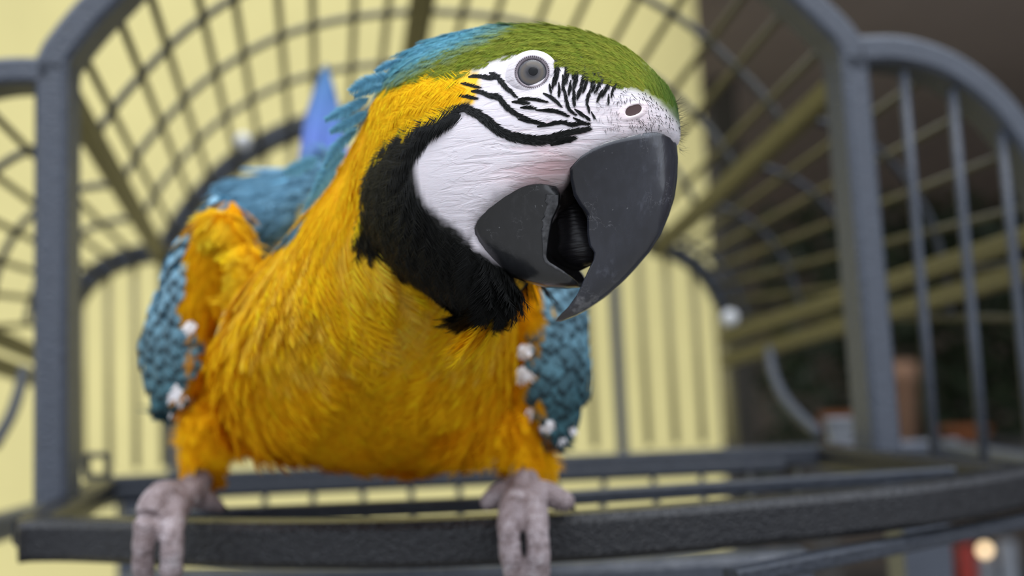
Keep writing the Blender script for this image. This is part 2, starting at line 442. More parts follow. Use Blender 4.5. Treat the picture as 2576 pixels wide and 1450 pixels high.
# front frame
bar('post', lin(PF([(135, 1262), (137, 170)]), 6) - NF * .007, NF, 0.0195, 0.032, M_PAINT)
bar('post', lin(PF([(2221, 1135), (2138, 150)]), 6) - NF * .007, NF, 0.0200, 0.032, M_PAINT)
front_arch_px = [(138, 185), (143, 150), (172, 108), (215, 55), (268, 0), (430, -150), (700, -300), (1110, -375), (1540, -305), (1830, -160), (2015, 0), (2070, 52), (2112, 95), (2136, 140), (2139, 185)]
fa = PF(spline(front_arch_px, 90))
bar('front_arch', fa - NF * .007, NF, 0.0195, 0.032, M_PAINT)
rq_px = [(2150, 132), (2250, 131), (2330, 150), (2400, 182), (2475, 238), (2535, 303), (2590, 385), (2640, 490), (2675, 640), (2690, 800)]
lq_px = [(130, 186), (20, 187), (-70, 205), (-150, 240), (-230, 305), (-300, 400), (-350, 540), (-372, 700), (-380, 850)]
rq = PF(spline(rq_px, 40)); lq = PF(spline(lq_px, 40))
bar('side_arch', rq - NF * .007, NF, 0.0190, 0.032, M_PAINT); bar('side_arch', lq - NF * .007, NF, 0.0165, 0.032, M_PAINT)
for q in (rq, lq):
    bar('corner_post', lin([q[-1], np.array([q[-1][0], q[-1][1], ZT - 0.03])], 4), NF, 0.0190, 0.02, M_PAINT)
for a, b_ in (((2272, 180), (2352, 1150)), ((2395, 225), (2476, 1160)), ((2519, 330), (2600, 1165)), ((2640, 540), (2700, 1170))):
    bar('front_wire', lin(PF([a, b_]), 4), NF, 0.0068, 0.0068, M_PAINT, round_=8)
# back frame
back_arch_px = [(408, 650), (432, 603), (475, 535), (520, 482), (565, 436), (620, 395), (685, 358), (755, 330), (860, 308), (1030, 300), (1200, 312), (1370, 360), (1500, 430), (1590, 520), (1650, 630)]
ba = PB(spline(back_arch_px, 90)); bar('back_arch', ba, NB, 0.0165, 0.018, M_SHADED)
brq_px = [(1640, 615), (1700, 638), (1750, 670), (1790, 715), (1818, 770), (1832, 800)]
blq_px = [(415, 638), (350, 648), (300, 664), (250, 690), (208, 730), (184, 775), (172, 810)]
brq = PB(spline(brq_px, 40)); blq = PB(spline(blq_px, 40))
bar('back_side_arch', brq, NB, 0.0165, 0.018, M_SHADED); bar('back_side_arch', blq, NB, 0.0165, 0.018, M_SHADED)
M_KNOB = plain('white_plastic', (0.80, 0.82, 0.84), 0.35)
def ball(c, r, k=16):
    prof = [(max(1e-5, r * math.sin(a)), -r * math.cos(a)) for a in np.linspace(0, math.pi, 9)]
    return lathe(prof, c, (0, 0, 1), k)
for (x, y, d, r) in ((1836, 800, 1.03, 0.0088), (612, 355, 0.98, 0.008)):
    v, f = ball(P(x, y, d), r); mk('end_knob', v, f, M_KNOB, cage, label='white ball knob')
def to_z(p, z): return np.array([p[0], p[1], z])
bx, bz = np.r_[blq[::-1, 0], ba[:, 0], brq[:, 0]], np.r_[blq[::-1, 2], ba[:, 2], brq[:, 2]]
for px in ((430, 640), (1540, 640)):
    p = PB([px])[0]; p[2] = float(np.interp(p[0], bx, bz))
    bar('back_post', lin([p, to_z(p, ZT - 0.03)], 4), NB, 0.0115, 0.0115, M_PAINT)
for q in (brq, blq):
    bar('back_corner_post', lin([q[-1], to_z(q[-1], ZT - 0.03)], 4), NB, 0.004, 0.004, M_REFL_WIRE)
# upright wires of the back panel, from the tray up to the back arches
bx, bz = np.r_[blq[::-1, 0], ba[:, 0], brq[:, 0]], np.r_[blq[::-1, 2], ba[:, 2], brq[:, 2]]
x0, x1 = blq[-1][0] + 0.014, brq[-1][0] - 0.006
for x in np.arange(x0, x1, 0.0285):
    zt = float(np.interp(x, bx, bz))
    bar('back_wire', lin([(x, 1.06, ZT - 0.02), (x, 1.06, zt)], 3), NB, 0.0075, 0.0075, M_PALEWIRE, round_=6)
# the vault: lengthwise wires from front to back arch and hoops between
NL = 20
fi = np.linspace(0, 89, NL + 1).round().astype(int)
def lerp(a, b, t): return a + (b - a) * t
for k in range(NL + 1):
    a, b_ = fa[fi[k]], ba[fi[k]]
    if k in (0, NL): bar('spring_bar', lin([a, b_], 4), Zax, 0.013, 0.0165, M_REFL_BAR)
    elif k == NL // 2: bar('ridge_bar', lin([a, b_], 4), NF, 0.0205, 0.0205, M_REFL_BAR)
    else: bar('roof_wire', lin([a, b_], 4), Zax, 0.0062, 0.0062, M_REFL_WIRE, round_=6)
for t in (0.26, 0.48, 0.70, 0.92):
    bar('roof_hoop', lerp(fa, ba, t)[::2], NF, 0.0066, 0.0066, M_WIRE, round_=6)
for q, b2 in ((rq, brq), (lq, blq)):
    for k in (9, 15, 21, 27, 33, 39):
        bar('side_roof_wire', lin([q[k], b2[k]], 4), Zax, 0.0058, 0.0058, M_REFL_WIRE, round_=6)
    for t in (0.26, 0.48, 0.70, 0.92):
        bar('side_hoop', lerp(q, b2, t), NF, 0.0065, 0.0065, M_SHADED, round_=6)
for a, b_ in ((P(2740, 548, .66), P(1822, 850, 1.05)), (P(2740, 640, .66), P(1828, 906, 1.05)), (P(-380, 690, .64), P(182, 932, 1.05)), (P(-380, 790, .64), P(182, 985, 1.05))):
    bar('side_rail', lin([a, b_], 4), Zax, 0.012, 0.0145, M_REFL_BAR)
for pts, d0, d1 in (([(1935, 880), (1945, 940), (1972, 1000), (2015, 1050), (2062, 1092)], 0.92, 0.80), ([(60, 930), (48, 985), (25, 1050), (-15, 1120)], 0.80, 0.70)):
    s_ = spline(pts, 14); bar('feeder_hoop', P(s_[:, 0], s_[:, 1], np.linspace(d0, d1, 14)), NF, 0.009, 0.009, M_PAINT, round_=8)
# landing tray
rim_px = [(18, 1318), (60, 1314), (170, 1312), (400, 1316), (700, 1319), (1000, 1316), (1300, 1304), (1500, 1294), (1700, 1279), (1900, 1262), (2100, 1244), (2300, 1224), (2450, 1203), (2576, 1181), (2720, 1150)]
rp = spline(rim_px, 70); rim = PH(rp[:, 0], rp[:, 1], ZT)
inn = np.array([0, 0.010, 0])
bar('front_rim', rim + inn + [0, 0, -0.0098], Zax, 0.020, 0.0196, M_RIM)
backl, backr = PH(258, 1203, ZT), PH(2082, 1120, ZT)
frontl, frontr = PH(75, 1300, ZT), PH(2720, 1178, ZT)
bar('tray_side', lin([frontl + [0, .004, -.008], backl + [0, 0, -.008]], 4), Zax, 0.020, 0.0155, M_RIM)
bar('tray_side', lin([PH(2640, 1176, ZT) + [0, 0, -.008], backr + [0, 0, -.008]], 4), Zax, 0.018, 0.0155, M_RIM)
bar('tray_back', lin([backl + [0, .004, -.007], backr + [0, .004, -.007]], 6), Zax, 0.014, 0.0145, M_SHADED)
bar('tray_ledge', lin([lerp(backl, backr, 0.03) + [0, -.012, -.0115], lerp(backl, backr, 0.93) + [0, -.012, -.0115]], 6), Zax, 0.010, 0.009, M_SHADED)
ib = spline([(330, 1304), (560, 1296), (1200, 1270), (1440, 1253), (2395, 1192)], 20)
ibp = PH(ib[:, 0], ib[:, 1], ZT - 0.004)
bar('tray_crossbar', ibp, Zax, 0.009, 0.007, M_SHADED)
for k in range(15):
    t = (k + 0.35) / 15
    a = lerp(backl, backr, t) + [0, 0, -0.016]
    j = int(np.argmin(np.abs(rim[:, 0] / rim[:, 1] - (a[0] / a[1] * 1.02)))); b_ = rim[j] + [0, 0.01, -0.0165]
    bar('tray_grid_wire', lin([a, b_], 3), Zax, 0.0042, 0.0042, M_WIRE, round_=6)
# lower frame under the tray and legs to the ground
lr = spline([(300, 1452), (900, 1440), (1500, 1420), (2040, 1392)], 10); lrp = PH(lr[:, 0], lr[:, 1], 1.362)
bar('lower_rail', lrp + [0, .012, -.012], Zax, 0.024, 0.024, M_PAINT)
l2 = spline([(1850, 1436), (2050, 1396), (2250, 1358), (2420, 1326), (2576, 1296), (2720, 1262)], 16); l2p = PH(l2[:, 0], l2[:, 1], 1.378)
bar('lower_rim', l2p + [0, .010, -.005], Zax, 0.009, 0.007, M_SHADED)
for x, y in ((0.272, 0.70), (-0.40, 0.62), (0.405, 1.05), (-0.40, 1.05)):
    v, f = box(x - .016, x + .016, y - .016, y + .016, 0, 1.365); mk('leg', v, f, M_PAINT, cage, smooth=False)
for x in (-0.40, 0.44):
    bar('base_rail', lin([(x, 0.6, 1.362), (x, 1.06, 1.362)], 3), Zax, 0.02, 0.02, M_PAINT)
bar('base_rail', lin([(-0.42, 1.06, 1.362), (0.46, 1.06, 1.362)], 3), Zax, 0.02, 0.02, M_PAINT)
# square latch bracket on the left corner and a tie end on the left post
c = P(245, 1173, 0.655); w_ = 0.0072
v, f = sweep(np.array([c + RT * a + UP * b_ for a, b_ in ((-w_, -w_), (-w_, w_), (w_, w_), (w_, -w_), (-w_, -w_))])[[0, 1, 2, 3, 4]], FW, 0.0034, 0.006)
parts = []
for (a, b_) in (((-w_, -w_), (-w_, w_)), ((w_, -w_), (w_, w_)), ((-w_, w_), (w_, w_)), ((-w_, -w_), (w_, -w_))):
    parts.append(sweep(lin([c + RT * a[0] + UP * a[1], c + RT * b_[0] + UP * b_[1]], 2), FW, 0.0034, 0.006))
v, f = join(parts); mk('latch_bracket', v, f, M_WIRE, cage, smooth=False, label='small square latch bracket')
M_BLACK = plain('black_plastic', (0.012, 0.012, 0.013), 0.4)
v, f = tube(P(np.array([138, 150, 168]), np.array([378, 371, 358]), np.array([.605, .606, .612])), [0.0006, 0.0017, 0.0019], 8); mk('cable_tie', v, f, M_BLACK, cage, label='black cable tie end')

# food cups inside the cage
def cup(name, px, py, d, r, h, mat, label):
    base = P(px, py, d)
    t = thing(name, label, 'bowl', base)
    prof = [(1e-4, 0), (r * .78, 0), (r * .86, h * .1), (r, h * .92), (r * 1.07, h * .95), (r * 1.07, h), (r * .93, h), (r * .75, h * .12), (1e-4, h * .1)]
    v, f = lathe(prof, base, (0, 0, 1), 24); mk('bowl', v, f, mat, t)
    return t
M_CUP = plain('grey_enamel', (0.26, 0.28, 0.315), 0.3)
cup('food_cup', 2115, 1112, 0.80, 0.0115, 0.019, M_CUP, 'small pale grey food cup in the cage corner')
cup('water_cup', 2168, 1108, 0.82, 0.012, 0.018, M_BLACK, 'small black cup beside the pale grey cup')

# ------------------------------------------------------------------ dark covered yard at the right
M_TERRA = plain('terracotta', (0.30, 0.10, 0.035), 0.8); M_PEACH = plain('pale_clay', (0.42, 0.24, 0.15), 0.8)
M_WOOD = plain('weathered_timber', (0.06, 0.056, 0.052), 0.8, scale=12); M_REDWOOD = plain('red_brown_timber', (0.13, 0.035, 0.015), 0.7, scale=12)
M_LEAF = plain('dark_leaves', (0.02, 0.035, 0.012), 0.6)
yb = 3.0
def pot(px, py, d, r, h, mat, label, name='plant_pot'):
    base = P(px, py, d); base[2] = BENCH_Z
    t = thing(name, label, 'plant pot', base)
    prof = [(1e-4, 0), (r * .68, 0), (r * .9, h * .8), (r, h * .8), (r, h), (r * .9, h), (r * .85, h * .85), (1e-4, h * .82)]
    v, f = lathe(prof, base, (0, 0, 1), 24); mk('pot', v, f, mat, t); return t, base
bp = P(2250, 1128, yb); BENCH_Z = float(bp[2])
bench = thing('workbench', 'dark timber workbench in the covered yard beyond the cage', 'bench', (1.3, yb, 0))
v, f = box(0.80, 2.15, yb - .22, yb + .25, BENCH_Z - .04, BENCH_Z); mk('worktop', v, f, M_WOOD, bench, smooth=False)
for x in (0.84, 2.10):
    for y in (yb - .18, yb + .2):
        v, f = box(x - .03, x + .03, y - .03, y + .03, 0, BENCH_Z - .04); mk('leg', v, f, M_WOOD, bench, smooth=False)
v, f = box(0.84, 2.12, yb - .2, yb + .2, float(P(2478, 1385, yb - .1)[2]) - .15, float(P(2478, 1385, yb - .1)[2]) - .121); mk('shelf', v, f, M_WOOD, bench, smooth=False)
pot(2112, 1060, yb, 0.055, 0.11, M_TERRA, 'orange terracotta pot seen just left of the cage right post')
pot(2268, 1090, yb, 0.06, 0.26, M_PEACH, 'tall pale clay pot just right of the cage right post', 'clay_pot')
pot(2430, 1120, yb - .1, 0.07, 0.06, M_TERRA, 'low wide terracotta pot at the right of the workbench', 'shallow_pot')
pst = P(1858, 1000, 3.4)
o = mk('timber_post', *box(pst[0] - .045, pst[0] + .045, 3.36, 3.45, 0, 2.45), M_WOOD, smooth=False); o['label'] = 'weathered grey timber post just beyond the yellow wall corner'; o['category'] = 'post'
rb = P(1950, 185, 4.2)
o = mk('roof_beam', *box(XC + .03, 5.0, 4.15, 4.27, rb[2] - .07, rb[2] + .07), M_REDWOOD, smooth=False); o['label'] = 'red brown timber beam crossing the dark covered yard'; o['category'] = 'beam'
# a small lit lantern low on the bench shelf
lp = P(2478, 1392, yb - .1); SHZ = float(P(2478, 1385, yb - .1)[2]) - 0.12; lp = np.array([lp[0], lp[1], SHZ])
lan = thing('lantern', 'small lit lantern with a red side on the workbench lower shelf', 'lantern', lp)
lz = float(P(2478, 1385, yb - .1)[2])
mg, gn, gl, gb = newmat('warm_flame'); gb.inputs['Base Color'].default_value = (1, .8, .5, 1); gb.inputs['Emission Color'].default_value = (1.0, 0.72, 0.42, 1); gb.inputs['Emission Strength'].default_value = 1.6
v, f = ball(np.array([lp[0], lp[1], lz]), 0.016); mk('bulb', v, f, mg, lan, label='glowing warm bulb')
hh = lz - SHZ
v, f = lathe([(1e-4, 0), (.05, 0), (.05, .015), (.02, .03), (.016, hh - .02), (1e-4, hh - .018)], lp, (0, 0, 1), 16); mk('base', v, f, M_CUP, lan)
M_RED = plain('red_enamel', (0.35, 0.03, 0.02), 0.4)
v, f = box(lp[0] - .075, lp[0] - .035, lp[1] - .01, lp[1] + .03, SHZ, lz + .02); mk('side_panel', v, f, M_RED, lan, smooth=False, label='red side panel')
v, f = box(lp[0] + .045, lp[0] + .085, lp[1] - .01, lp[1] + .03, SHZ, lz + .025); mk('side_panel', v, f, M_CUP, lan, smooth=False)
# dark shrub behind the bench
sh = thing('potted_shrub', 'dark leafy shrub standing behind the workbench in the shade', 'shrub', (1.75, 3.9, 0))
lv, lf = [], []
for i in range(2600):
    a, h_ = RNG.uniform(0, 6.28), RNG.uniform(0.25, 1)
    q = np.array([1.75 + .85 * math.cos(a) * math.sqrt(RNG.random()), 3.9 + .3 * math.sin(a) * math.sqrt(RNG.random()), 0.6 + 1.45 * h_])
    d1 = RNG.normal(size=3); d1 /= np.linalg.norm(d1); d2 = np.cross(d1, RNG.normal(size=3)); d2 /= np.linalg.norm(d2)
    o_ = len(lv); lv += [q, q + d1 * .05 + d2 * .022, q + d1 * .11, q + d1 * .05 - d2 * .022]; lf.append((o_, o_ + 1, o_ + 2, o_ + 3))
mk('foliage', lv, lf, M_LEAF, sh, smooth=False, stuff=True)
v, f = lathe([(1e-4, 0), (.16, 0), (.2, .4), (.22, .4), (.22, .45), (.19, .45), (1e-4, .42)], (1.75, 3.9, 0), (0, 0, 1), 20); mk('pot', v, f, M_TERRA, sh)
v, f = tube([(1.75, 3.9, .4), (1.77, 3.9, .9), (1.74, 3.92, 1.5)], [.025, .02, .01], 8); mk('stem', v, f, M_WOOD, sh)

# ------------------------------------------------------------------ the macaw
YAW = math.radians(17)
SP0 = P(1350, 400, 0.325); SN = -FW * math.cos(YAW) - RT * math.sin(YAW)     # the head's own plane of symmetry
def PS(px, py, w):
    D = rays(px, py); return CAM + D * ((np.asarray(w) + (SP0 - CAM) @ SN) / (D @ SN))[..., None]
def reflect(v): return v - 2 * ((v - SP0) @ SN)[..., None] * SN

def edge_dist(x, y, poly):
    poly = np.asarray(poly, float); d = np.full(np.shape(x), 1e9)
    for (x1, y1), (x2, y2) in zip(poly, np.roll(poly, -1, 0)):
        t = np.clip(((x - x1) * (x2 - x1) + (y - y1) * (y2 - y1)) / ((x2 - x1) ** 2 + (y2 - y1) ** 2 + 1e-9), 0, 1)
        d = np.minimum(d, np.hypot(x - x1 - t * (x2 - x1), y - y1 - t * (y2 - y1)))
    return np.where(inpoly(x, y, poly), d, -d)

def pillow(outline, centre, depth=None, W=0.03, far=1.0, p=2.4, n=72, K=12, sag=False, dfun=None, dent=None):
    """rounded closed body from a contour: near and far side meet along the contour"""
    o = spline(outline, n, True); c = np.asarray(centre, float)
    rs = np.sin(np.linspace(0, 1, K + 1)[1:] * math.pi / 2)
    near, far_ = [], []
    for r in [0.0] + list(rs):
        q = c + r * (o - c) if r > 0 else c[None]
        w = W * math.sqrt(max(0, 1 - r ** p))
        if sag:
            wv = np.full(len(q), w) * (dent(q[:, 0], q[:, 1]) if dent else 1)
            a = PS(q[:, 0], q[:, 1], wv); b_ = reflect(a)
        else:
            d = dfun(q[:, 0], q[:, 1]) if dfun else np.full(len(q), depth)
            a = P(q[:, 0], q[:, 1], d - w); b_ = P(q[:, 0], q[:, 1], d) + FW * w * far
        near.append(a); far_.append(b_)
    V = [near[0]] + near[1:] + far_[1:-1] + [far_[0]]
    V = np.vstack(V); K_ = K
    F = []
    for j in range(n): F.append((0, 1 + j, 1 + (j + 1) % n))
    for k in range(K_ - 1):
        for j in range(n):
            a, b_ = 1 + k * n + j, 1 + k * n + (j + 1) % n; F.append((a, a + n, b_ + n, b_))
    o2 = 1 + K_ * n; rim_ = 1 + (K_ - 1) * n
    for k in range(K_ - 2):
        for j in range(n):
            a, b_ = o2 + k * n + j, o2 + k * n + (j + 1) % n; F.append((a, b_, b_ + n, a + n))
    last = o2 + (K_ - 2) * n
    for j in range(n):
        F.append((rim_ + j, last + j, last + (j + 1) % n, rim_ + (j + 1) % n))
    cf = len(V) - 1
    for j in range(n): F.append((cf, o2 + (j + 1) % n, o2 + j))
    return V, F

bird = thing('macaw', 'blue and yellow macaw perched on the cage tray rim, head turned sideways', 'bird', PH(880, 1318, ZT))

head_px = [(1060, 112), (1100, 95), (1155, 80), (1210, 68), (1266, 61), (1321, 60), (1376, 63), (1431, 70), (1486, 82), (1530, 98), (1569, 115), (1597, 132), (1624, 154), (1652, 183), (1677, 214), (1697, 248), (1706, 290), (1708, 330), (1698, 368),
           (1600, 408), (1500, 470), (1400, 560), (1330, 650), (1285, 730), (1240, 772), (1195, 792), (1140, 768), (1090, 730), (1030, 680), (975, 625), (935, 560), (912, 480), (915, 400), (935, 310), (960, 230), (1010, 150)]
chest_px = [(1100, 130), (985, 190), (925, 300), (865, 420), (800, 510), (735, 590), (660, 690), (598, 800), (575, 930), (590, 1030), (660, 1082), (745, 1112), (850, 1134), (1000, 1138), (1150, 1126), (1235, 1095), (1272, 1030), (1282, 930), (1285, 800), (1280, 720), (1270, 600), (1245, 450), (1190, 260)]
dch = lambda x, y: 0.355 + np.clip((y - 250) / 900, -0.1, 1.2) * 0.10
LBK = [(1194, 575), (1198, 607), (1214, 638), (1243, 669), (1282, 694), (1322, 720), (1420, 745), (1420, 480), (1398, 466), (1353, 462), (1314, 471), (1271, 496), (1228, 528), (1203, 553)]
UBK = [(1434, 423), (1459, 396), (1486, 377), (1528, 357), (1569, 346), (1610, 337), (1652, 328), (1680, 329), (1720, 350), (1730, 420), (1500, 560), (1400, 480)]
def dent(x, y):
    k = np.clip((edge_dist(x, y, LBK) + 1) / 22, 0, 1); k2 = np.clip((edge_dist(x, y, UBK) - 5) / 26, 0, 1)
    return 1 - 0.6 * (3 * k ** 2 - 2 * k ** 3) - 0.5 * (3 * k2 ** 2 - 2 * k2 ** 3) * (k < .5)
body_parts = [
    pillow(head_px, (1260, 400), W=0.0315, p=2.3, sag=True, dent=dent, n=110, K=22),
    pillow(chest_px, (960, 760), W=0.060, far=1.5, p=2.2, dfun=dch),
    pillow([(520, 990), (492, 1080), (482, 1180), (515, 1198), (552, 1182), (568, 1100), (640, 1000), (640, 900), (540, 900)], (540, 1050), depth=0.476, W=0.024, p=2.2, n=40, K=8),
    pillow([(1200, 960), (1230, 1120), (1285, 1165), (1345, 1170), (1365, 1110), (1345, 1010), (1300, 900), (1230, 880)], (1285, 1040), depth=0.452, W=0.026, p=2.2, n=40, K=8),
    pillow([(560, 505), (600, 455), (690, 435), (800, 410), (860, 400), (900, 500), (850, 700), (700, 740), (600, 680), (555, 590)], (720, 560), depth=0.50, W=0.045, far=1.6, p=2.2, n=48, K=8),
]
BV, BN, BT = remeshed(body_parts, 0.0024, 5)

# --- colour regions, given on the side the photograph shows and mirrored to the far side of the head
SKIN = [(1191, 178), (1224, 159), (1266, 145), (1293, 131), (1321, 121), (1348, 121), (1376, 132), (1392, 146), (1431, 151), (1486, 156), (1514, 175), (1541, 203), (1583, 225), (1624, 236), (1652, 255), (1674, 275), (1702, 305), (1716, 335), (1730, 375), (1730, 420), (1600, 500), (1500, 690), (1330, 700), (1243, 655), (1213, 632), (1197, 628), (1179, 604), (1154, 578), (1112, 549), (1071, 516), (1057, 487), (1044, 433), (1044, 384), (1055, 359), (1083, 338), (1112, 305), (1150, 290), (1179, 280), (1183, 266), (1194, 250), (1202, 233), (1208, 211)]
BLACK = [(1195, 262), (1133, 268), (1080, 296), (1010, 325), (975, 347), (940, 383), (922, 429), (910, 487), (906, 528), (918, 570), (939, 607), (963, 636), (1000, 670), (1050, 705), (1095, 740), (1140, 768), (1180, 790), (1215, 790), (1240, 775), (1262, 752), (1288, 712), (1315, 690), (1300, 600), (1200, 400), (1190, 300)]
NAPE = [(880, 60), (965, 190), (940, 255), (905, 330), (865, 405), (835, 455), (790, 530), (765, 560), (700, 575), (655, 640), (560, 700), (480, 600), (500, 350), (700, 100)]
def crown_mask(x, y):
    lim = np.interp(x, [880, 960, 1060, 1120, 1191, 1224, 1266, 1293, 1321, 1376, 1392, 1431, 1486, 1514, 1541, 1583, 1624, 1652, 1674, 1702, 1720],
                    [200, 190, 172, 166, 178, 159, 145, 131, 123, 134, 148, 153, 156, 175, 203, 225, 236, 255, 275, 305, 330])
    return (y < lim) & (x > 900)

def classify(v, n):
    """0 yellow 1 crown 2 black 3 skin 4 blue; also the pixel position used (mirrored on the far side of the head)"""
    sd = (v - SP0) @ SN
    px, py, d = proj(v)
    headish = (px > 960) & (py < 800) & (d < 0.40)
    mir = headish & (sd < 0)
    vm = np.where(mir[:, None], reflect(v), v)
    px, py, d = proj(vm)
    c = np.zeros(len(v), int)
    c[inpoly(px, py, NAPE)] = 4
    hd = d < 0.372
    c[crown_mask(px, py) & (d < .40)] = 1
    c[inpoly(px, py, BLACK) & hd] = 2
    c[inpoly(px, py, SKIN) & hd] = 3
    away = (n @ FW > 0.25) & ~headish & (v[:, 2] > 1.47)
    c[away] = 4
    return c, px, py, mir

YEL1, YEL2, YEL3 = np.array([1.0, 0.60, 0.013]), np.array([1.0, 0.60, 0.012]), np.array([1.0, 0.45, 0.004])
PALE = np.array([1.0, 0.66, 0.10])
BLUE, TEAL, GREEN, OLIVEG, DARKG = np.array([0.19, 0.50, 0.68]), np.array([0.13, 0.38, 0.38]), np.array([0.215, 0.29, 0.035]), np.array([0.32, 0.33, 0.045]), np.array([0.04, 0.13, 0.03])
SLATE = np.array([0.105, 0.245, 0.36])
def mixc(a, b, t): return a * (1 - t)[:, None] + b * t[:, None]
def colours(c, px, py, rnd):
    N = len(c); out = np.zeros((N, 3))
    t = np.clip((py - 250) / 500, 0, 1); t2 = np.clip((py - 700) / 420, 0, 1)
    y = mixc(mixc(np.tile(YEL1, (N, 1)), np.tile(YEL2, (N, 1)), t), np.tile(YEL3, (N, 1)), t2)
    pal = ((px > 640) & (px < 1010) & (py > 540) & (py < 840)) * np.clip(rnd - 0.45, 0, 1) * 1.1
    out[:] = mixc(y, np.tile(PALE, (N, 1)), pal)
    k = c == 1
    yl = 168 - (px - 1000) * 0.315
    bl = np.clip((yl - py) / 34 + 0.45 + (rnd - .5) * 0.7, 0, 1)
    g = mixc(np.tile(GREEN, (N, 1)), np.tile(OLIVEG, (N, 1)), rnd)
    g = mixc(g, np.tile(DARKG, (N, 1)), np.clip((px - 1640) / 70, 0, 1) * 0.85 + (rnd > .9) * 0.2 * (px < 1640))
    cr = mixc(g, mixc(np.tile(BLUE, (N, 1)), np.tile(TEAL, (N, 1)), rnd * 0.6), bl)
    out[k] = cr[k]
    out[c == 2] = np.array([0.0045, 0.0048, 0.0045])
    out[c == 3] = np.array([0.73, 0.68, 0.725])
    pk = np.exp(-(((px - 1395) / 60) ** 2 + ((py - 415) / 45) ** 2)) * 0.55 + np.exp(-(((px - 1330) / 90) ** 2 + ((py - 445) / 30) ** 2)) * 0.3 + np.exp(-(((px - 1600) / 70) ** 2 + ((py - 300) / 30) ** 2)) * 0.25
    out = np.where((c == 3)[:, None], mixc(out, np.tile(np.array([0.80, 0.50, 0.50]), (N, 1)), np.clip(pk, 0, 1)), out)
    b = mixc(np.tile(SLATE, (N, 1)), np.tile(np.array([0.18, 0.36, 0.49]), (N, 1)), rnd * 0.7 + 0.2)
    out[c == 4] = b[c == 4]
    return out

bc, bpx, bpy_, _ = classify(BV, BN)
body_col = colours(bc, bpx, bpy_, np.full(len(BV), 0.4))
body_col[bc == 1] *= 0.85; body_col[bc == 0] *= np.array([0.95, 0.9, 0.9])
_kk = np.clip(0.5 + edge_dist(bpx, bpy_, SKIN) / 15, 0, 1)
_sk = colours(np.full(len(BV), 3), bpx, bpy_, np.full(len(BV), 0.4)); _near = ((bc == 3) | (bc == 2) | (bc == 1)) & (bpy_ > 100)
_ot = colours(np.where(bc == 3, np.where(crown_mask(bpx, bpy_ - 25), 1, 2), bc), bpx, bpy_, np.full(len(BV), 0.4)) * 0.6
body_col = np.where(_near[:, None], mixc(_ot, _sk, _kk), body_col)
_md = np.clip(0.5 + edge_dist(bpx, bpy_, [(1406, 476), (1424, 466), (1436, 440), (1475, 500), (1500, 600), (1480, 700), (1400, 670), (1370, 600), (1395, 540)]) / 12, 0, 1) * (bc == 3)
body_col = mixc(body_col, np.tile([0.012, 0.009, 0.009], (len(BV), 1)), _md)      # dark gap between the two beak halves painted onto the skin
body = tri_mesh('body', BV, BT, M_SKIN, bird, col=body_col, smooth=True)
BVH = BVHTree.FromPolygons([tuple(v) for v in BV], [tuple(map(int, t)) for t in BT])
def hit(bvh, px, py):
    d = rays(np.float64(px), np.float64(py)); d /= np.linalg.norm(d)
    p, n, i, _ = bvh.ray_cast(Vector(CAM), Vector(d))
    if p is None: return None, None
    return np.array(p), np.array(n)

# --- feathers: each is a rachis with rows of separate barbs
def template(nb, shape, reach, loose, rng, cup=0.15):
    V, T, K = [], [], []
    for s in (-1, 1):
        for i in range(nb):
            u0 = i / nb * 0.93; u1 = min(1.0, u0 + 0.93 / nb * 1.25)
            pr = shape(u0) * (1 + rng.normal() * 0.10 * loose)
            tu = min(1.04, u0 + reach * (1 - 0.55 * u0)) + rng.normal() * 0.03 * loose
            b = len(V)
            V += [(u0, 0, 0), (u1, 0, 0.01), (tu, s * pr, -cup * pr + rng.normal() * 0.035 * (0.4 + loose))]
            k = 1 + rng.normal() * 0.13; K += [k * 0.92, k * 0.92, k * 1.06]
            T.append((b, b + 1, b + 2) if s > 0 else (b, b + 2, b + 1))
    b = len(V); V += [(0, -.012, .012), (0, .012, .012), (1.0, 0, .0)]; K += [.9, .9, .9]; T.append((b, b + 1, b + 2))
    return np.array(V), np.array(T), np.array(K)
round_shape = lambda u: 0.5 * (math.sin(math.pi * min(1, (u + .16) / 1.14)) ** 0.62) * (1 - 0.35 * u)
slim_shape = lambda u: 0.5 * (math.sin(math.pi * min(1, (u + .10) / 1.10)) ** 0.9)
_r = np.random.default_rng(3)
TPL = {'tight': [template(16, round_shape, 0.26, 0.5, _r) for _ in range(4)],
       'fluffy': [template(26, round_shape, 0.36, 0.8, _r, 0.05) for _ in range(4)],
       'downy': [template(36, round_shape, 0.34, 0.7, _r, 0.05) for _ in range(5)],
       'fine': [template(28, round_shape, 0.32, 0.6, _r, 0.06) for _ in range(4)]}

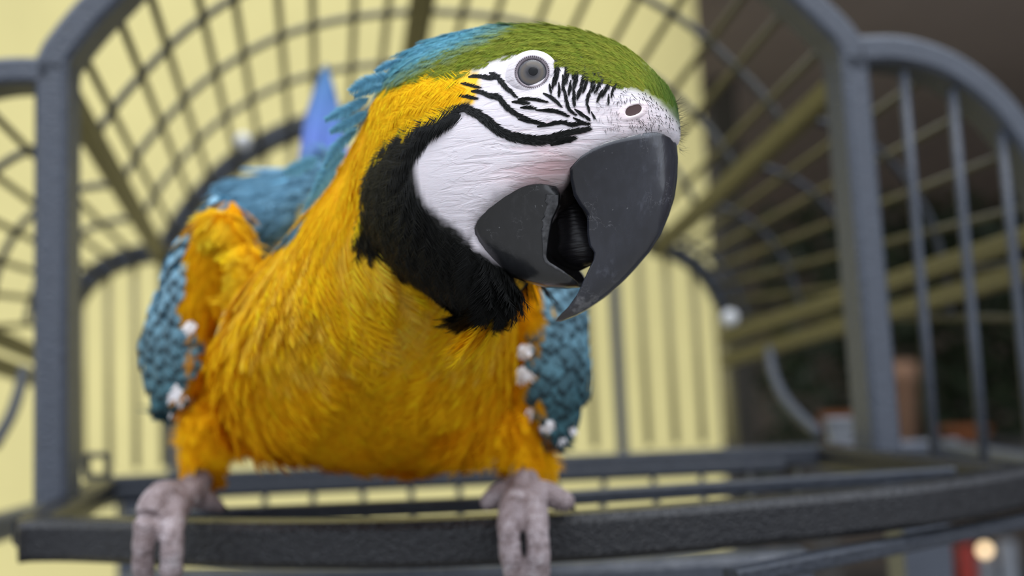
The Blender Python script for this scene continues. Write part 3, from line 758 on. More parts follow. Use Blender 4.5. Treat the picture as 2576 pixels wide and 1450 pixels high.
GUIDE = np.array([  # px, py, dx, dy: the lie of the feathers
    (1705, 300, -.1, -1), (1690, 240, -.5, -.85), (1640, 175, -.75, -.65), (1600, 205, -.9, -.1), (1560, 120, -.9, -.25), (1500, 140, -.95, .25), (1450, 90, -1, .05), (1400, 120, -1, .15), (1300, 70, -1, .1), (1290, 120, -1, .18), (1200, 90, -1, .25), (1180, 150, -1, .25), (1080, 130, -1, .38), (980, 180, -.95, .45),
    (1150, 205, -1, .12), (1150, 250, -1, .22), (1050, 270, -.92, .38), (1120, 290, -.93, .38), (1050, 310, -.9, .44), (960, 300, -.8, .6), (920, 400, -.65, .75), (850, 480, -.7, .7), (800, 560, -.5, .85), (900, 600, -.3, .95),
    (1110, 318, -.9, .45), (1010, 370, -.75, .65), (960, 450, -.55, .85), (950, 540, -.35, .95), (1020, 520, -.3, 1), (1020, 620, -.1, 1), (1100, 600, .1, 1), (1100, 700, 0, 1), (1180, 700, .05, 1), (1200, 760, -.05, 1), (1270, 730, -.2, 1),
    (760, 700, -.35, .95), (900, 750, -.05, 1), (1050, 800, .1, 1), (1200, 850, .1, 1), (700, 900, -.15, 1), (900, 950, 0, 1), (1200, 1000, .1, 1), (620, 1000, -.1, 1), (900, 1130, 0, 1), (1300, 1100, .15, 1), (520, 1150, -.05, 1),
    (900, 270, -.85, .5), (850, 380, -.7, .7), (700, 500, -.55, .8), (620, 560, -.5, .85)])
def flow(px, py):
    d2 = (px[:, None] - GUIDE[None, :, 0]) ** 2 + (py[:, None] - GUIDE[None, :, 1]) ** 2
    w = 1 / (d2 + 900) ** 1.6
    d = (w[:, :, None] * GUIDE[None, :, 2:]).sum(1)
    return d / np.linalg.norm(d, axis=1)[:, None]

def sample(V, N, T, n, rng, mask=None):
    a, b, c = V[T[:, 0]], V[T[:, 1]], V[T[:, 2]]
    ar = np.linalg.norm(np.cross(b - a, c - a), axis=1) / 2
    if mask is not None: ar = ar * mask
    k = rng.choice(len(T), n, p=ar / ar.sum())
    r1, r2 = np.sqrt(rng.random(n)), rng.random(n)
    w = np.stack([1 - r1, r1 * (1 - r2), r1 * r2], 1)
    p = (V[T[k]] * w[:, :, None]).sum(1); nn = (N[T[k]] * w[:, :, None]).sum(1)
    return p, nn / np.linalg.norm(nn, axis=1)[:, None]

def tangent_dir(d2, n):
    d = d2[:, :1] * RT - d2[:, 1:] * UP
    d = d - (d * n).sum(1)[:, None] * n
    return d / (np.linalg.norm(d, axis=1)[:, None] + 1e-9)

def lay(name, pos, nrm, D, L, Wd, lift, curl, col, kind, mat, parent, label=None, tip_tint=1.0, rng=RNG, relief=1.0):
    tpls = TPL[kind]; Vs, Ts, Cs, Ns, off = [], [], [], [], 0
    which = rng.integers(0, len(tpls), len(pos))
    B = np.cross(nrm, D)
    for q, (tv, tt, tk) in enumerate(tpls):
        s = np.where(which == q)[0]
        if not len(s): continue
        u, v, w = tv[:, 0], tv[:, 1], tv[:, 2]
        h = L[s, None] * (lift[s, None] * u[None] - curl[s, None] * u[None] ** 2) + Wd[s, None] * w[None]
        X = pos[s, None] + D[s, None] * (L[s, None] * u[None])[:, :, None] + B[s, None] * (Wd[s, None] * v[None])[:, :, None] + nrm[s, None] * h[:, :, None]
        Vs.append(X.reshape(-1, 3))
        Ts.append((tt[None] + (np.arange(len(s)) * len(tv))[:, None, None] + off).reshape(-1, 3)); off += len(s) * len(tv)
        nn_ = nrm[s, None] + D[s, None] * (0.55 * (u - 0.25) * relief)[None, :, None] + B[s, None] * (0.8 * v * relief)[None, :, None] + RNG.normal(size=(len(s), len(tv) // 3, 3)).repeat(3, 1) * 0.10 * relief
        Ns.append((nn_ / np.linalg.norm(nn_, axis=2)[:, :, None]).reshape(-1, 3))
        k = tk[None] * (1 + (tip_tint - 1) * u[None])
        Cs.append(np.clip(col[s, None] * k[:, :, None], 0, 1.0).reshape(-1, 3))
    return tri_mesh(name, np.vstack(Vs), np.vstack(Ts), mat, parent, np.vstack(Cs), label=label, stuff=True, nor=np.vstack(Ns))

def plume(name, want, n, Lr, ar, lift, curl, kind, mat, label, tip=1.0, region=None, jit=0.22, relief=1.0, swirl=0.0):
    tri_c = bc[BT]; m = (tri_c == want).any(1).astype(float)
    facing = (BN[BT].mean(1) @ FW)
    m = m * np.where(facing > 0.15, 0.35, 1.0)
    if region is not None: m = m * region(bpx[BT].mean(1), bpy_[BT].mean(1))
    p, nn = sample(BV, BN, BT, n, RNG, m)
    c, px, py, mir = classify(p, nn)
    rx, ry, _d = proj(p)
    k = (c == want) & ~((rx > 1298) & (ry > 670) & (ry < 880) & (_d < .40) & ((want == 2) | (want == 0)))
    p, nn, px, py, mir, c = p[k], nn[k], px[k], py[k], mir[k], c[k]
    nm = np.where(mir[:, None], nn - 2 * (nn @ SN)[:, None] * SN, nn)
    fl = flow(px, py)
    if swirl:                                # loose groups of feathers lying at their own angle
        an = swirl * (np.sin(px / 61 + 1.3 * np.sin(py / 83)) * np.sin(py / 71 + 1.7 * np.sin(px / 97)) + 0.5 * np.sin(px / 29 + py / 37)) * np.clip((py - 420) / 160, 0.15, 1)
        fl = np.stack([fl[:, 0] * np.cos(an) - fl[:, 1] * np.sin(an), fl[:, 0] * np.sin(an) + fl[:, 1] * np.cos(an)], 1)
    D = tangent_dir(fl, nm)
    D = np.where(mir[:, None], D - 2 * (D @ SN)[:, None] * SN, D)
    D = D + RNG.normal(size=D.shape) * jit * 0.5; D -= (D * nn).sum(1)[:, None] * nn; D /= np.linalg.norm(D, axis=1)[:, None]
    if swirl: D = D - UP * (np.clip(-(nn @ UP) - 0.2, 0, 1) * 0.35)[:, None]; D /= np.linalg.norm(D, axis=1)[:, None]
    rnd = RNG.random(len(p))
    L = Lr(px, py) * (0.8 + 0.4 * RNG.random(len(p)))
    col = colours(c, px, py, rnd) * (0.88 + 0.24 * RNG.random(len(p)))[:, None]
    return lay(name, p - nn * 0.0004, nn, D, L, L * ar * (0.85 + .3 * RNG.random(len(p))), lift * (0.6 + 0.8 * RNG.random(len(p))), curl * (0.7 + .6 * RNG.random(len(p))), col, kind, mat, bird, label, tip, relief=relief)

ones = lambda px: np.ones(len(px))
plume('crown_feathers', 1, 8200, lambda x, y: 0.0100 - 0.0050 * np.clip((x - 1450) / 250, 0, 1), 0.36, 0.07, 0.06, 'fine', M_FEATH, 'green and pale blue crown feathers', 0.95, relief=.9, region=lambda x, y: 1 + 3.0 * (x > 1500))
plume('throat_feathers', 2, 3600, lambda x, y: 0.0155 * ones(x), 0.55, 0.08, 0.06, 'fine', M_FEATH_D, 'black throat feathers')
plume('yellow_feathers', 0, 11500, lambda x, y: (0.0125 + 0.014 * np.clip((y - 330) / 400, 0, 1)) * np.where((y > 1060) & ((x < 610) | (x > 1210)), .5, 1), 0.62, 0.085, 0.06, 'downy', M_FEATH, 'orange yellow neck, chest and belly feathers', 1.04, jit=0.22, relief=.4, swirl=0.55)
plume('blue_feathers', 4, 3600, lambda x, y: 0.017 * ones(x), 0.5, 0.12, 0.07, 'tight', M_FEATH, 'slate blue nape and back feathers', 0.95)

# --- fine black feather lines on the bare face
M_LINE = plain('black_face_feather', (0.006, 0.007, 0.0065), 0.45)
Zx = lambda a: (1100 + a[0] / 3.624, 40 + a[1] / 3.624)
STR = [([(290, 560), (400, 560), (480, 575), (540, 562), (580, 600), (620, 650), (660, 690), (712, 738)], 44), ([(478, 525), (520, 545), (560, 580)], 30),
       ([(315, 692), (400, 705), (470, 735), (540, 745), (580, 770), (610, 810), (650, 850), (700, 890), (750, 915), (808, 938)], 50),
       ([(740, 945), (850, 965), (965, 987)], 36), ([(915, 1012), (1000, 1000), (1060, 985), (1140, 975), (1220, 995), (1300, 985), (1365, 987)], 36),
       ([(-60, 990), (20, 930), (100, 880), (180, 850), (250, 848), (320, 870), (380, 910), (440, 950), (500, 1000), (560, 1050), (640, 1090), (720, 1115), (820, 1130), (920, 1142), (1000, 1135), (1060, 1120), (1130, 1090), (1200, 1070), (1270, 1055), (1355, 1040)], 78),
       ([(1040, 1180), (1120, 1152), (1200, 1132), (1240, 1120)], 50), ([(685, 788), (750, 790), (818, 802)], 36), ([(740, 765), (830, 762), (900, 770), (990, 790)], 26),
       ([(760, 840), (820, 840), (880, 850)], 27), ([(900, 862), (980, 868), (1050, 870), (1110, 885), (1180, 912)], 30), ([(970, 713), (1040, 750), (1080, 785), (1118, 824)], 30),
       ([(1148, 640), (1170, 740), (1190, 830), (1215, 870), (1252, 902)], 28), ([(1255, 855), (1300, 890), (1322, 912)], 24), ([(1330, 900), (1380, 950)], 16), ([(1240, 932), (1300, 965), (1362, 992)], 24),
       ([(220, 620), (300, 640), (385, 662)], 24), ([(195, 735), (280, 745), (355, 762)], 28),
       ([(1068, 390), (1092, 500), (1078, 615)], 45), ([(1130, 370), (1182, 480), (1172, 605)], 45), ([(1200, 370), (1256, 470), (1244, 560)], 42), ([(1275, 480), (1268, 560), (1245, 665)], 38), ([(1300, 375), (1326, 450), (1332, 505)], 32),
       ([(1345, 480), (1348, 540), (1318, 625)], 42), ([(1385, 420), (1408, 515)], 30), ([(1435, 530), (1420, 580), (1408, 645)], 34), ([(1445, 470), (1482, 560), (1492, 605)], 32), ([(1492, 585), (1470, 640), (1442, 694)], 26),
       ([(1372, 575), (1350, 640), (1332, 694)], 25), ([(1322, 635), (1300, 690), (1283, 745)], 31), ([(1216, 595), (1210, 650), (1203, 714)], 27), ([(1144, 545), (1151, 600), (1144, 664)], 27), ([(1108, 615), (1112, 670), (1109, 728)], 20),
       ([(1060, 565), (1058, 620), (1054, 665)], 17), ([(1022, 625), (1036, 705)], 14), ([(1243, 675), (1245, 740), (1249, 806)], 28), ([(1438, 630), (1412, 690)], 22), ([(1393, 672), (1375, 740), (1363, 806)], 25), ([(1368, 805), (1382, 875)], 17),
       ([(1582, 585), (1545, 660), (1508, 724)], 30), ([(1507, 675), (1480, 730), (1463, 775)], 21), ([(1405, 880), (1430, 930)], 12), ([(1600, 650), (1585, 740)], 14), ([(1560, 720), (1558, 800)], 12), ([(1630, 620), (1600, 690)], 14)]
def hair_tris(path, width, n, L, rng, spread=0.35, thick=0.05, lift=0.22):
    """short overlapping barbs along a path on the face"""
    V, T = [], []
    for i in range(n):
        t = rng.random() * (len(path) - 1.001); k = int(t); f_ = t - k
        a, b_ = path[k], path[k + 1]
        q = a + (b_ - a) * f_; tg = (b_ - a) / (np.linalg.norm(b_ - a) + 1e-9)
        u = t / (len(path) - 1)
        taper = min(1, 0.25 + 2.2 * u, 0.25 + 2.6 * (1 - u))
        off = rng.uniform(-.5, .5) * width * taper
        q = q + np.array([-tg[1], tg[0]]) * off
        p, n_ = hit(BVH, q[0] - tg[0] * 2, q[1] - tg[1] * 2)
        if p is None: continue
        d2 = tg + np.array([-tg[1], tg[0]]) * (rng.normal() * spread + off / width * 0.5)
        D = tangent_dir(d2[None], n_[None])[0]; S_ = np.cross(n_, D)
        l_ = L * (0.6 + .8 * rng.random()); w_ = l_ * thick * (1 + rng.random())
        o_ = len(V); V += [p - n_ * .0002 - S_ * w_ + n_ * .0003, p + S_ * w_ + n_ * .0003, p + D * l_ + n_ * (l_ * lift * rng.random() + .0003)]
        T.append((o_, o_ + 1, o_ + 2))
    return V, T
rs = np.random.default_rng(11)
for path, w in STR:
    pp = spline(np.array([Zx(a) for a in path]), 14); wp = w / 3.624
    ln = np.linalg.norm(np.diff(pp, axis=0), axis=1).sum()
    V, T = hair_tris(pp, wp * (0.60 + 0.15 * (w > 60)), int(50 + ln * wp * 0.6), 0.0009 + wp * 0.00005, rs, 0.13, 0.06, 0.15)
    if V: tri_mesh('face_feather_line', np.array(V), np.array(T), M_LINE, bird)
# fine bristles round the nostril and along the front edge of the cere
V, T = [], []
for i in range(900):
    x, y = rs.uniform(1500, 1716), rs.uniform(215, 345)
    if not inpoly(np.array([x]), np.array([y]), SKIN)[0] or (abs(x - 1592) < 30 and abs(y - 279) < 20): continue
    if y > 330 or rs.random() < 0.35: continue
    d = np.array([rs.normal() * .4 + (0.2 if x > 1600 else -.25), 1.0])
    v, t = hair_tris(np.array([[x, y], [x, y] + d]), 1, 1, 0.0012 if y > 260 else 0.0020, rs, .3, 0.014, .5)
    T += [(a + len(V), b_ + len(V), c_ + len(V)) for a, b_, c_ in t]; V += v
for i in range(85):
    t_ = rs.random(); x, y = np.interp(t_, [0, .5, 1], [1706, 1716, 1716]), np.interp(t_, [0, .5, 1], [255, 310, 385])
    p = PS(np.array([x - 7.]), np.array([y]), np.array([rs.uniform(-.006, .004)]))[0]
    D = RT * (1 + rs.normal() * .2) + UP * (rs.normal() * .45 + (0.55 - t_)) - FW * rs.random() * .5
    D /= np.linalg.norm(D); S_ = np.cross(D, FW); l_ = 0.0022 + .003 * rs.random() * (1 - t_ * .4)
    o_ = len(V); V += [p - S_ * .00004, p + S_ * .00004, p + D * l_]; T.append((o_, o_ + 1, o_ + 2))
tri_mesh('face_bristles', np.array(V), np.array(T), M_LINE, bird, stuff=True, label='fine dark bristles round the nostril')

# --- eye
EP, EN = hit(BVH, 1339, 186)
EN = EN * 0.45 - FW * 0.55; EN /= np.linalg.norm(EN)
mm_px = float((EP - CAM) @ FW) / FPX
eye_r = 36.5 * mm_px
def emat(name, stops, rough=0.25, spec=0.5):
    m, n, l, b = newmat(name)
    tcn = n.new('ShaderNodeTexCoord'); vs = n.new('ShaderNodeVectorMath'); vs.operation = 'SUBTRACT'; l.new(tcn.outputs['Object'], vs.inputs[0]); vs.inputs[1].default_value = tuple(EP)
    cr = n.new('ShaderNodeVectorMath'); cr.operation = 'CROSS_PRODUCT'; l.new(vs.outputs[0], cr.inputs[0]); cr.inputs[1].default_value = tuple(EN)
    ln = n.new('ShaderNodeVectorMath'); ln.operation = 'LENGTH'; l.new(cr.outputs[0], ln.inputs[0])
    dv = n.new('ShaderNodeMath'); dv.operation = 'DIVIDE'; l.new(ln.outputs['Value'], dv.inputs[0]); dv.inputs[1].default_value = eye_r
    nz = noise(n, l, 1500, 3); ad = n.new('ShaderNodeMath'); ad.operation = 'MULTIPLY_ADD'; ad.inputs[1].default_value = 0.16; l.new(nz.outputs[0], ad.inputs[0]); l.new(dv.outputs[0], ad.inputs[2])
    r = ramp_node(n, stops); l.new(ad.outputs[0], r.inputs[0]); l.new(r.outputs[0], b.inputs['Base Color'])
    b.inputs['Roughness'].default_value = rough; b.inputs['Specular IOR Level'].default_value = spec
    return m
M_IRIS = emat('iris', [(0.40, (0.030, 0.030, 0.036)), (0.58, (0.085, 0.08, 0.082)), (0.80, (0.13, 0.108, 0.088)), (0.95, (0.095, 0.09, 0.095)), (1.0, (0.05, 0.05, 0.062))], 0.5, 0.1)
M_PUPIL = plain('pupil', (0.003, 0.003, 0.004), 0.2, 0.1)
mc, cn, cl, cb = newmat('cornea'); tb = cn.new('ShaderNodeBsdfTransparent'); gb2 = cn.new('ShaderNodeBsdfGlossy'); gb2.inputs['Roughness'].default_value = 0.03
fr = cn.new('ShaderNodeFresnel'); fr.inputs[0].default_value = 1.25; mx = cn.new('ShaderNodeMixShader'); cl.new(fr.outputs[0], mx.inputs[0]); cl.new(tb.outputs[0], mx.inputs[1]); cl.new(gb2.outputs[0], mx.inputs[2]); cl.new(mx.outputs[0], cn['Material Output'].inputs[0])
M_CORNEA = mc
M_RING = plain('eye_ring_skin', (0.20, 0.165, 0.19), 0.4, var=0.25, scale=900)
def dome(r, h, k=10, z=0): return [(max(1e-6, r * math.sin(a)), z + h * math.cos(a)) for a in np.linspace(0, math.pi / 2, k)]
e = eye_r; base = EP + EN * (e * 0.13)
v, f = lathe(dome(e * 1.04, e * 0.20), base, EN, 40); iris = mk('eye', v, f, M_IRIS, bird, label='pale grey eye with a dark pupil')
pc = base + EN * (e * 0.190) + RT * (3 * mm_px) + UP * (2 * mm_px)
v, f = lathe(dome(e * 0.33, e * 0.03), pc, EN, 24); child(mk('pupil', v, f, M_PUPIL), iris)
v, f = lathe(dome(e * 1.05, e * 0.30, 14), base, EN, 40); child(mk('cornea', v, f, M_CORNEA), iris)
def torus_prof(R, r, hz, k=12): return [(R + r * math.cos(a), hz + r * 0.8 * math.sin(a)) for a in np.linspace(-0.6, math.pi + .6, k)]
v, f = lathe(torus_prof(e * 1.09, e * 0.10, e * 0.10), base, EN, 48); ring = mk('eye_ring', v, f, M_RING, bird, label='grey rim of the eye with tiny beads')
ref = np.array([0.2, 0.1, 0.97]); s1 = np.cross(EN, ref); s1 /= np.linalg.norm(s1); s2 = np.cross(EN, s1)
bd = [ball(base + EN * e * 0.22 + (s1 * math.cos(a) + s2 * math.sin(a)) * e * 1.16, e * 0.05, 6) for a in np.arange(52) * 2 * math.pi / 52]
v, f = join(bd); child(mk('beads', v, f, M_RING), ring)['kind'] = 'stuff'
cols = np.array([0.69, 0.64, 0.68])
v, f = lathe([(e * 1.12, e * .10), (e * 1.22, e * .17), (e * 1.34, e * .14), (e * 1.46, e * .04), (e * 1.60, -e * .08), (e * 1.85, -e * .30)], base, EN, 48)
lid = mk('eyelid', v, f, M_SKIN, bird, label='white bare eyelid')
a = lid.data.attributes.new('Col', 'FLOAT_COLOR', 'POINT'); a.data.foreach_set('color', np.tile(np.r_[cols, 1].astype(np.float32), len(v)))

# --- nostril
NP_, NN_ = hit(BVH, 1592, 279)
M_NOST = plain('nostril_inside', (0.045, 0.014, 0.014), 0.6)
q = spline([(1568, 287), (1574, 272), (1592, 264), (1610, 262), (1617, 272), (1612, 284), (1598, 292), (1578, 296)], 28, True)
ctr = q.mean(0); VV, FF = [], []
for r, h_ in ((0.86, 0.00035), (0.7, 0.0003), (0.45, 0.00025), (0.1, 0.00025)):
    for x, y in q:
        p, n_ = hit(BVH, ctr[0] + (x - ctr[0]) * r, ctr[1] + (y - ctr[1]) * r); VV.append(p + n_ * h_)
mk('nostril', VV, grid_faces(4, 28, True) + [tuple(range(84, 112))], M_NOST, bird, label='dark red nostril')
VV = []
for r, h_ in ((0.80, 0.0002), (0.88, 0.0005), (1.05, 0.0006), (1.4, 0.0003), (1.9, -0.0003)):
    for x, y in q:
        p, n_ = hit(BVH, ctr[0] + (x - ctr[0]) * r, ctr[1] + (y - ctr[1]) * r); VV.append(p + n_ * h_)
o = mk('nostril_rim', VV, grid_faces(5, 28, True), M_SKIN, bird)
a = o.data.attributes.new('Col', 'FLOAT_COLOR', 'POINT'); a.data.foreach_set('color', np.tile(np.array([0.80, 0.69, 0.72, 1], np.float32), len(VV)))

# --- beak
def base_w(B, inset=0.0):
    out = []
    for x, y in B:
        p, n_ = hit(BVH, x, y)
        out.append(((p - SP0) @ SN) if p is not None else np.nan)
    out = np.array(out); k = np.isnan(out); out[k] = 0
    return np.clip(out, 0, None)
def coons(Lp, Rp, Bp, nt, ns, fade=3.0):
    L, R, B = lin(Lp, nt), lin(Rp, nt), lin(Bp, ns)
    s = np.linspace(0, 1, ns)[None, :, None]; t = np.linspace(0, 1, nt)[:, None, None]
    base = L[:, None] * (1 - s) + R[:, None] * s
    return base + (1 - t) ** fade * (B[None] - base[:1])
up_L = [(1434, 423), (1435, 453), (1443, 492), (1457, 517), (1477, 537), (1477, 592), (1482, 618), (1495, 635), (1493, 654), (1479, 682), (1464, 714), (1453, 740), (1428, 774), (1404, 798), (1398, 808)]
up_R = [(1703, 368), (1706, 400), (1704, 445), (1697, 499), (1683, 542), (1662, 592), (1634, 635), (1599, 675), (1563, 713), (1521, 749), (1475, 781), (1441, 799), (1407, 811), (1398, 809)]
up_B = [(1434, 423), (1459, 396), (1486, 377), (1528, 357), (1569, 346), (1610, 337), (1652, 328), (1680, 329), (1694, 345), (1703, 368)]
NT, NSS = 44, 18
G = coons(up_L, up_R, up_B, NT, NSS, 2.2)
t = np.linspace(0, 1, NT)[:, None]; s = np.linspace(0, 1, NSS)[None, :]
Wt = 0.0205 * (1 - t) ** 0.62 * (1 - 0.12 * np.sin(math.pi * t)) + 0.0006
w = Wt * (1 - s ** 2.3) ** 0.58
bw = np.maximum(base_w(lin(up_B, NSS)) + 0.0001, 0) * (1 - np.linspace(0, 1, NSS) ** 12)
w = w + (1 - t) ** 4 * (bw[None] - w[:1])
near = PS(G[..., 0], G[..., 1], w)
far = reflect(near)
# rows: inside edge, near tomium -> ridge -> far tomium
rows = np.concatenate([near, far[:, ::-1][:, 1:]], 1)
mid = (rows[:, 0] + rows[:, -1]) / 2 * 0.72 + near[:, -1] * 0.28
rows = np.concatenate([rows, mid[:, None]], 1); nc = rows.shape[1]
# a rolled lip into the cere at the base
basec = rows[0].mean(0); lip = rows[0] * 0.9 + basec * 0.1 + (CAM * 0)
lip = lip + (P(1480, 330, .32) - P(1560, 430, .32)) * 0.06
rows = np.concatenate([lip[None], rows], 0)
mk('upper_beak', rows.reshape(-1, 3), grid_faces(NT + 1, nc, True) + [tuple(range(nc))], M_BEAK, bird, label='large hooked dark grey upper beak')

lo_K = [(1194, 575), (1198, 607), (1214, 638), (1243, 669), (1282, 694), (1322, 711), (1371, 724), (1425, 728), (1459, 724)]
lo_R = [(1398, 470), (1405, 487), (1403, 517), (1386, 553), (1378, 600), (1373, 646), (1379, 658), (1414, 680), (1436, 697), (1453, 711), (1459, 722)]
lo_B = [(1194, 575), (1203, 553), (1228, 528), (1271, 496), (1314, 471), (1353, 462), (1398, 470)]
NT2, NS2 = 40, 14
G = coons(lo_K, lo_R, lo_B, NT2, NS2, 2.2)
t = np.linspace(0, 1, NT2)[:, None]; s = np.linspace(0, 1, NS2)[None, :]
Wt = 0.0185 * (1 - t ** 2.6) ** 0.55 + 0.0008
_k = 0.80 * (1 - t) ** 0.5
w = Wt * (_k + (1 - _k) * (1 - (1 - s) ** 2.2) ** 0.6)
bw = np.maximum(base_w(lin(lo_B, NS2)) + 0.0004, 0)
w = w + (1 - t) ** 3 * (bw[None] - w[:1])
near = PS(G[..., 0], G[..., 1], w); far = reflect(near)
shell = np.concatenate([near[:, ::-1], far[:, 1:]], 1)             # near rim -> keel -> far rim
ctrl = (shell[:, :1] + shell[:, -1:]) / 2
inner = shell + (ctrl - shell) * 0.10
rows = np.concatenate([shell, inner[:, ::-1]], 1); nc = rows.shape[1]
mk('lower_beak', rows.reshape(-1, 3), grid_faces(NT2, nc, True), M_BEAK_L, bird, label='dark scoop shaped lower beak')
# worn pale edge of the lower beak
M_WORN = plain('worn_horn', (0.085, 0.085, 0.09), 0.5, var=0.5, scale=700)
VV = []
for j, hgt in ((NS2 - 1, -.0001), (NS2 - 1, .0004), (NS2 - 2, .0004), (NS2 - 3, .0003), (NS2 - 3, -.0003)):
    q = near[3:33, j].copy()
    if j == NS2 - 3: q = q * .6 + near[3:33, NS2 - 2] * .4; q[1:-1] += (near[4:32, NS2 - 2] - q[1:-1]) * (RNG.random(28)[:, None] - .5) * 0.9
    VV.append(q + SN * hgt)
mk('worn_edge', np.vstack(VV), grid_faces(5, 30), M_WORN, bird, label='pale worn edge of the lower beak')
# tongue and mouth lining
v, f = pillow([(1415, 490), (1450, 495), (1485, 555), (1508, 620), (1497, 660), (1458, 673), (1422, 662), (1400, 632), (1402, 598), (1396, 545)], (1445, 600), W=0.0085, sag=True, p=2.2, n=40, K=8)
mk('tongue', v, f, M_TONGUE, bird, label='thick black tongue')
M_MOUTH = plain('mouth_lining', (0.008, 0.007, 0.007), 0.5)
v, f = pillow([(1395, 450), (1450, 440), (1520, 540), (1520, 640), (1480, 672), (1440, 682), (1385, 645), (1370, 560)], (1440, 570), W=0.004, sag=True, n=36, K=6)
mk('mouth_lining', v, f, M_MOUTH, bird, label='black inside of the mouth')

# --- wings
def covert_mesh():
    n, m = 7, 5; V, F, mi = [], [], []
    for i in range(n):
        u = i / (n - 1); hw = 0.5 * (math.sin(math.pi * min(1, 0.30 + 0.62 * u)) ** 0.7) * (1 if u < .72 else math.sqrt(max(0.02, 1 - ((u - .72) / .285) ** 2)))
        for j in range(m):
            a = (j / (m - 1) - .5) * 2
            V.append((u, a * hw, 0.10 * (1 - a * a) + 0.16 * u - 0.14 * u * u))
    for i in range(n - 1):
        for j in range(m - 1):
            F.append((i * m + j, (i + 1) * m + j, (i + 1) * m + j + 1, i * m + j + 1)); mi.append(1 if i >= n - 3 or (j in (0, m - 2) and i >= n - 4) else 0)
    me = bpy.data.meshes.new('covert_feather'); me.from_pydata(V, [], F); me.materials.append(M_COV); me.materials.append(M_COV_E)
    me.polygons.foreach_set('material_index', mi); me.polygons.foreach_set('use_smooth', [True] * len(F)); me.update(); return me
COVERT = covert_mesh()

def wing(outline, centre, dfun, W, yellow, flow2, far=1.0, whites=()):
    v, f = pillow(outline, centre, W=W, far=far, p=2.2, n=56, K=9, dfun=dfun)
    V, N, T = remeshed([(v, f)], 0.0022, 3)
    px, py, d = proj(V)
    yl = inpoly(px, py, yellow) & (N @ FW < 0.4)
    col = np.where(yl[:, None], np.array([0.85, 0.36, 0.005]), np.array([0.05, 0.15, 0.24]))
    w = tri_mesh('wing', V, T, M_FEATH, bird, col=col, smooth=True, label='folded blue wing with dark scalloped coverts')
    bvh = BVHTree.FromPolygons([tuple(q) for q in V], [tuple(map(int, q)) for q in T])
    # under-plumage over the whole wing
    p, nn = sample(V, N, T, 1500, RNG)
    x, y, d = proj(p); yk = inpoly(x, y, yellow) & (nn @ FW < 0.35)
    D = tangent_dir(np.tile(np.array(flow2), (len(p), 1)) + RNG.normal(size=(len(p), 2)) * 0.25, nn)
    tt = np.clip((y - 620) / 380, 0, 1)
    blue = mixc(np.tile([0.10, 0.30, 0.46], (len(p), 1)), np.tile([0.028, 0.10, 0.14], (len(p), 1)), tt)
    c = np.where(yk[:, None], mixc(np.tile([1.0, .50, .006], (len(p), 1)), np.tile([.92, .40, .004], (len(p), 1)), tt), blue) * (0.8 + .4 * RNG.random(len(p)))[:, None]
    L = np.where(yk, 0.014, 0.010) * (0.8 + .4 * RNG.random(len(p)))
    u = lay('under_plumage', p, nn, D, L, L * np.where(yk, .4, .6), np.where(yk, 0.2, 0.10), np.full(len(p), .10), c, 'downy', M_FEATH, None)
    child(u, w)
    # scalloped coverts, one by one
    cnt = 0; row = 0
    y_ = min(q[1] for q in outline) + 14
    while y_ < max(q[1] for q in outline) - 6:
        x_ = min(q[0] for q in outline) + (13 if row % 2 else 0)
        col_ = row
        while x_ < max(q[0] for q in outline):
            qx, qy = x_ + RNG.normal() * 3, y_ + RNG.normal() * 3 + 10 * (col_ % 2) - 5 + 6 * math.sin(x_ / 23)
            if inpoly(np.array([qx]), np.array([qy]), outline)[0] and not inpoly(np.array([qx]), np.array([qy + 8]), yellow)[0] and cnt < 290:
                p, n_ = hit(bvh, qx, qy)
                if p is not None:
                    D = tangent_dir(np.array([flow2]) + RNG.normal(size=(1, 2)) * 0.08, n_[None])[0]; B = np.cross(n_, D)
                    o = bpy.data.objects.new('covert_feather', COVERT); COL.objects.link(o); o.parent = w
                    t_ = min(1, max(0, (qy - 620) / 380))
                    sc = float((p - CAM) @ FW) / FPX * (35 + 10 * t_) * (0.9 + .2 * RNG.random())
                    mtx = Matrix.Identity(4); hgt = 0.0012 * RNG.random()
                    for i in range(3): mtx[i][0], mtx[i][1], mtx[i][2], mtx[i][3] = D[i] * sc, B[i] * sc * 0.92, n_[i] * sc, p[i] + n_[i] * 0.0006 + n_[i] * hgt
                    o.matrix_basis = mtx
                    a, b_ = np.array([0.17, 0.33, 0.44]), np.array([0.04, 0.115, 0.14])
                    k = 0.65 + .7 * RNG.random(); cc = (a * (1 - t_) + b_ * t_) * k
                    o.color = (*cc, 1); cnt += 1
            x_ += 22; col_ += 1
        y_ += 18.5; row += 1
    # white fringe tufts
    for (x, y, r) in whites:
        V2, T2 = [], []
        for i in range(34):
            a = RNG.uniform(0, 6.28); rr = r * math.sqrt(RNG.random()) * .8
            p, n_ = hit(bvh, x + rr * math.cos(a) * .7, y + rr * math.sin(a))
            if p is None: continue
            D = tangent_dir(np.array([[RNG.normal() * .8 + flow2[0] - .15, 1.0]]), n_[None])[0]; B = np.cross(n_, D)
            l_ = 0.0018 + r * 0.00007; o_ = len(V2); V2 += [p + n_ * .0022 - B * .0011, p + n_ * .0022 + B * .0011, p + D * l_ + n_ * (.0030 + .002 * RNG.random())]; T2.append((o_, o_ + 1, o_ + 2))
        if V2: child(tri_mesh('white_tuft', np.array(V2), np.array(T2), M_WHITE), w)
    return w
M_WHITE = plain('white_down', (0.78, 0.76, 0.78), 0.7)
LW_OUT = [(560, 488), (520, 528), (470, 588), (430, 640), (398, 728), (366, 815), (356, 860), (362, 921), (377, 990), (386, 1036), (400, 1030), (432, 1042), (468, 1022), (484, 994), (508, 931), (523, 858), (545, 790), (575, 700), (610, 600), (610, 530)]
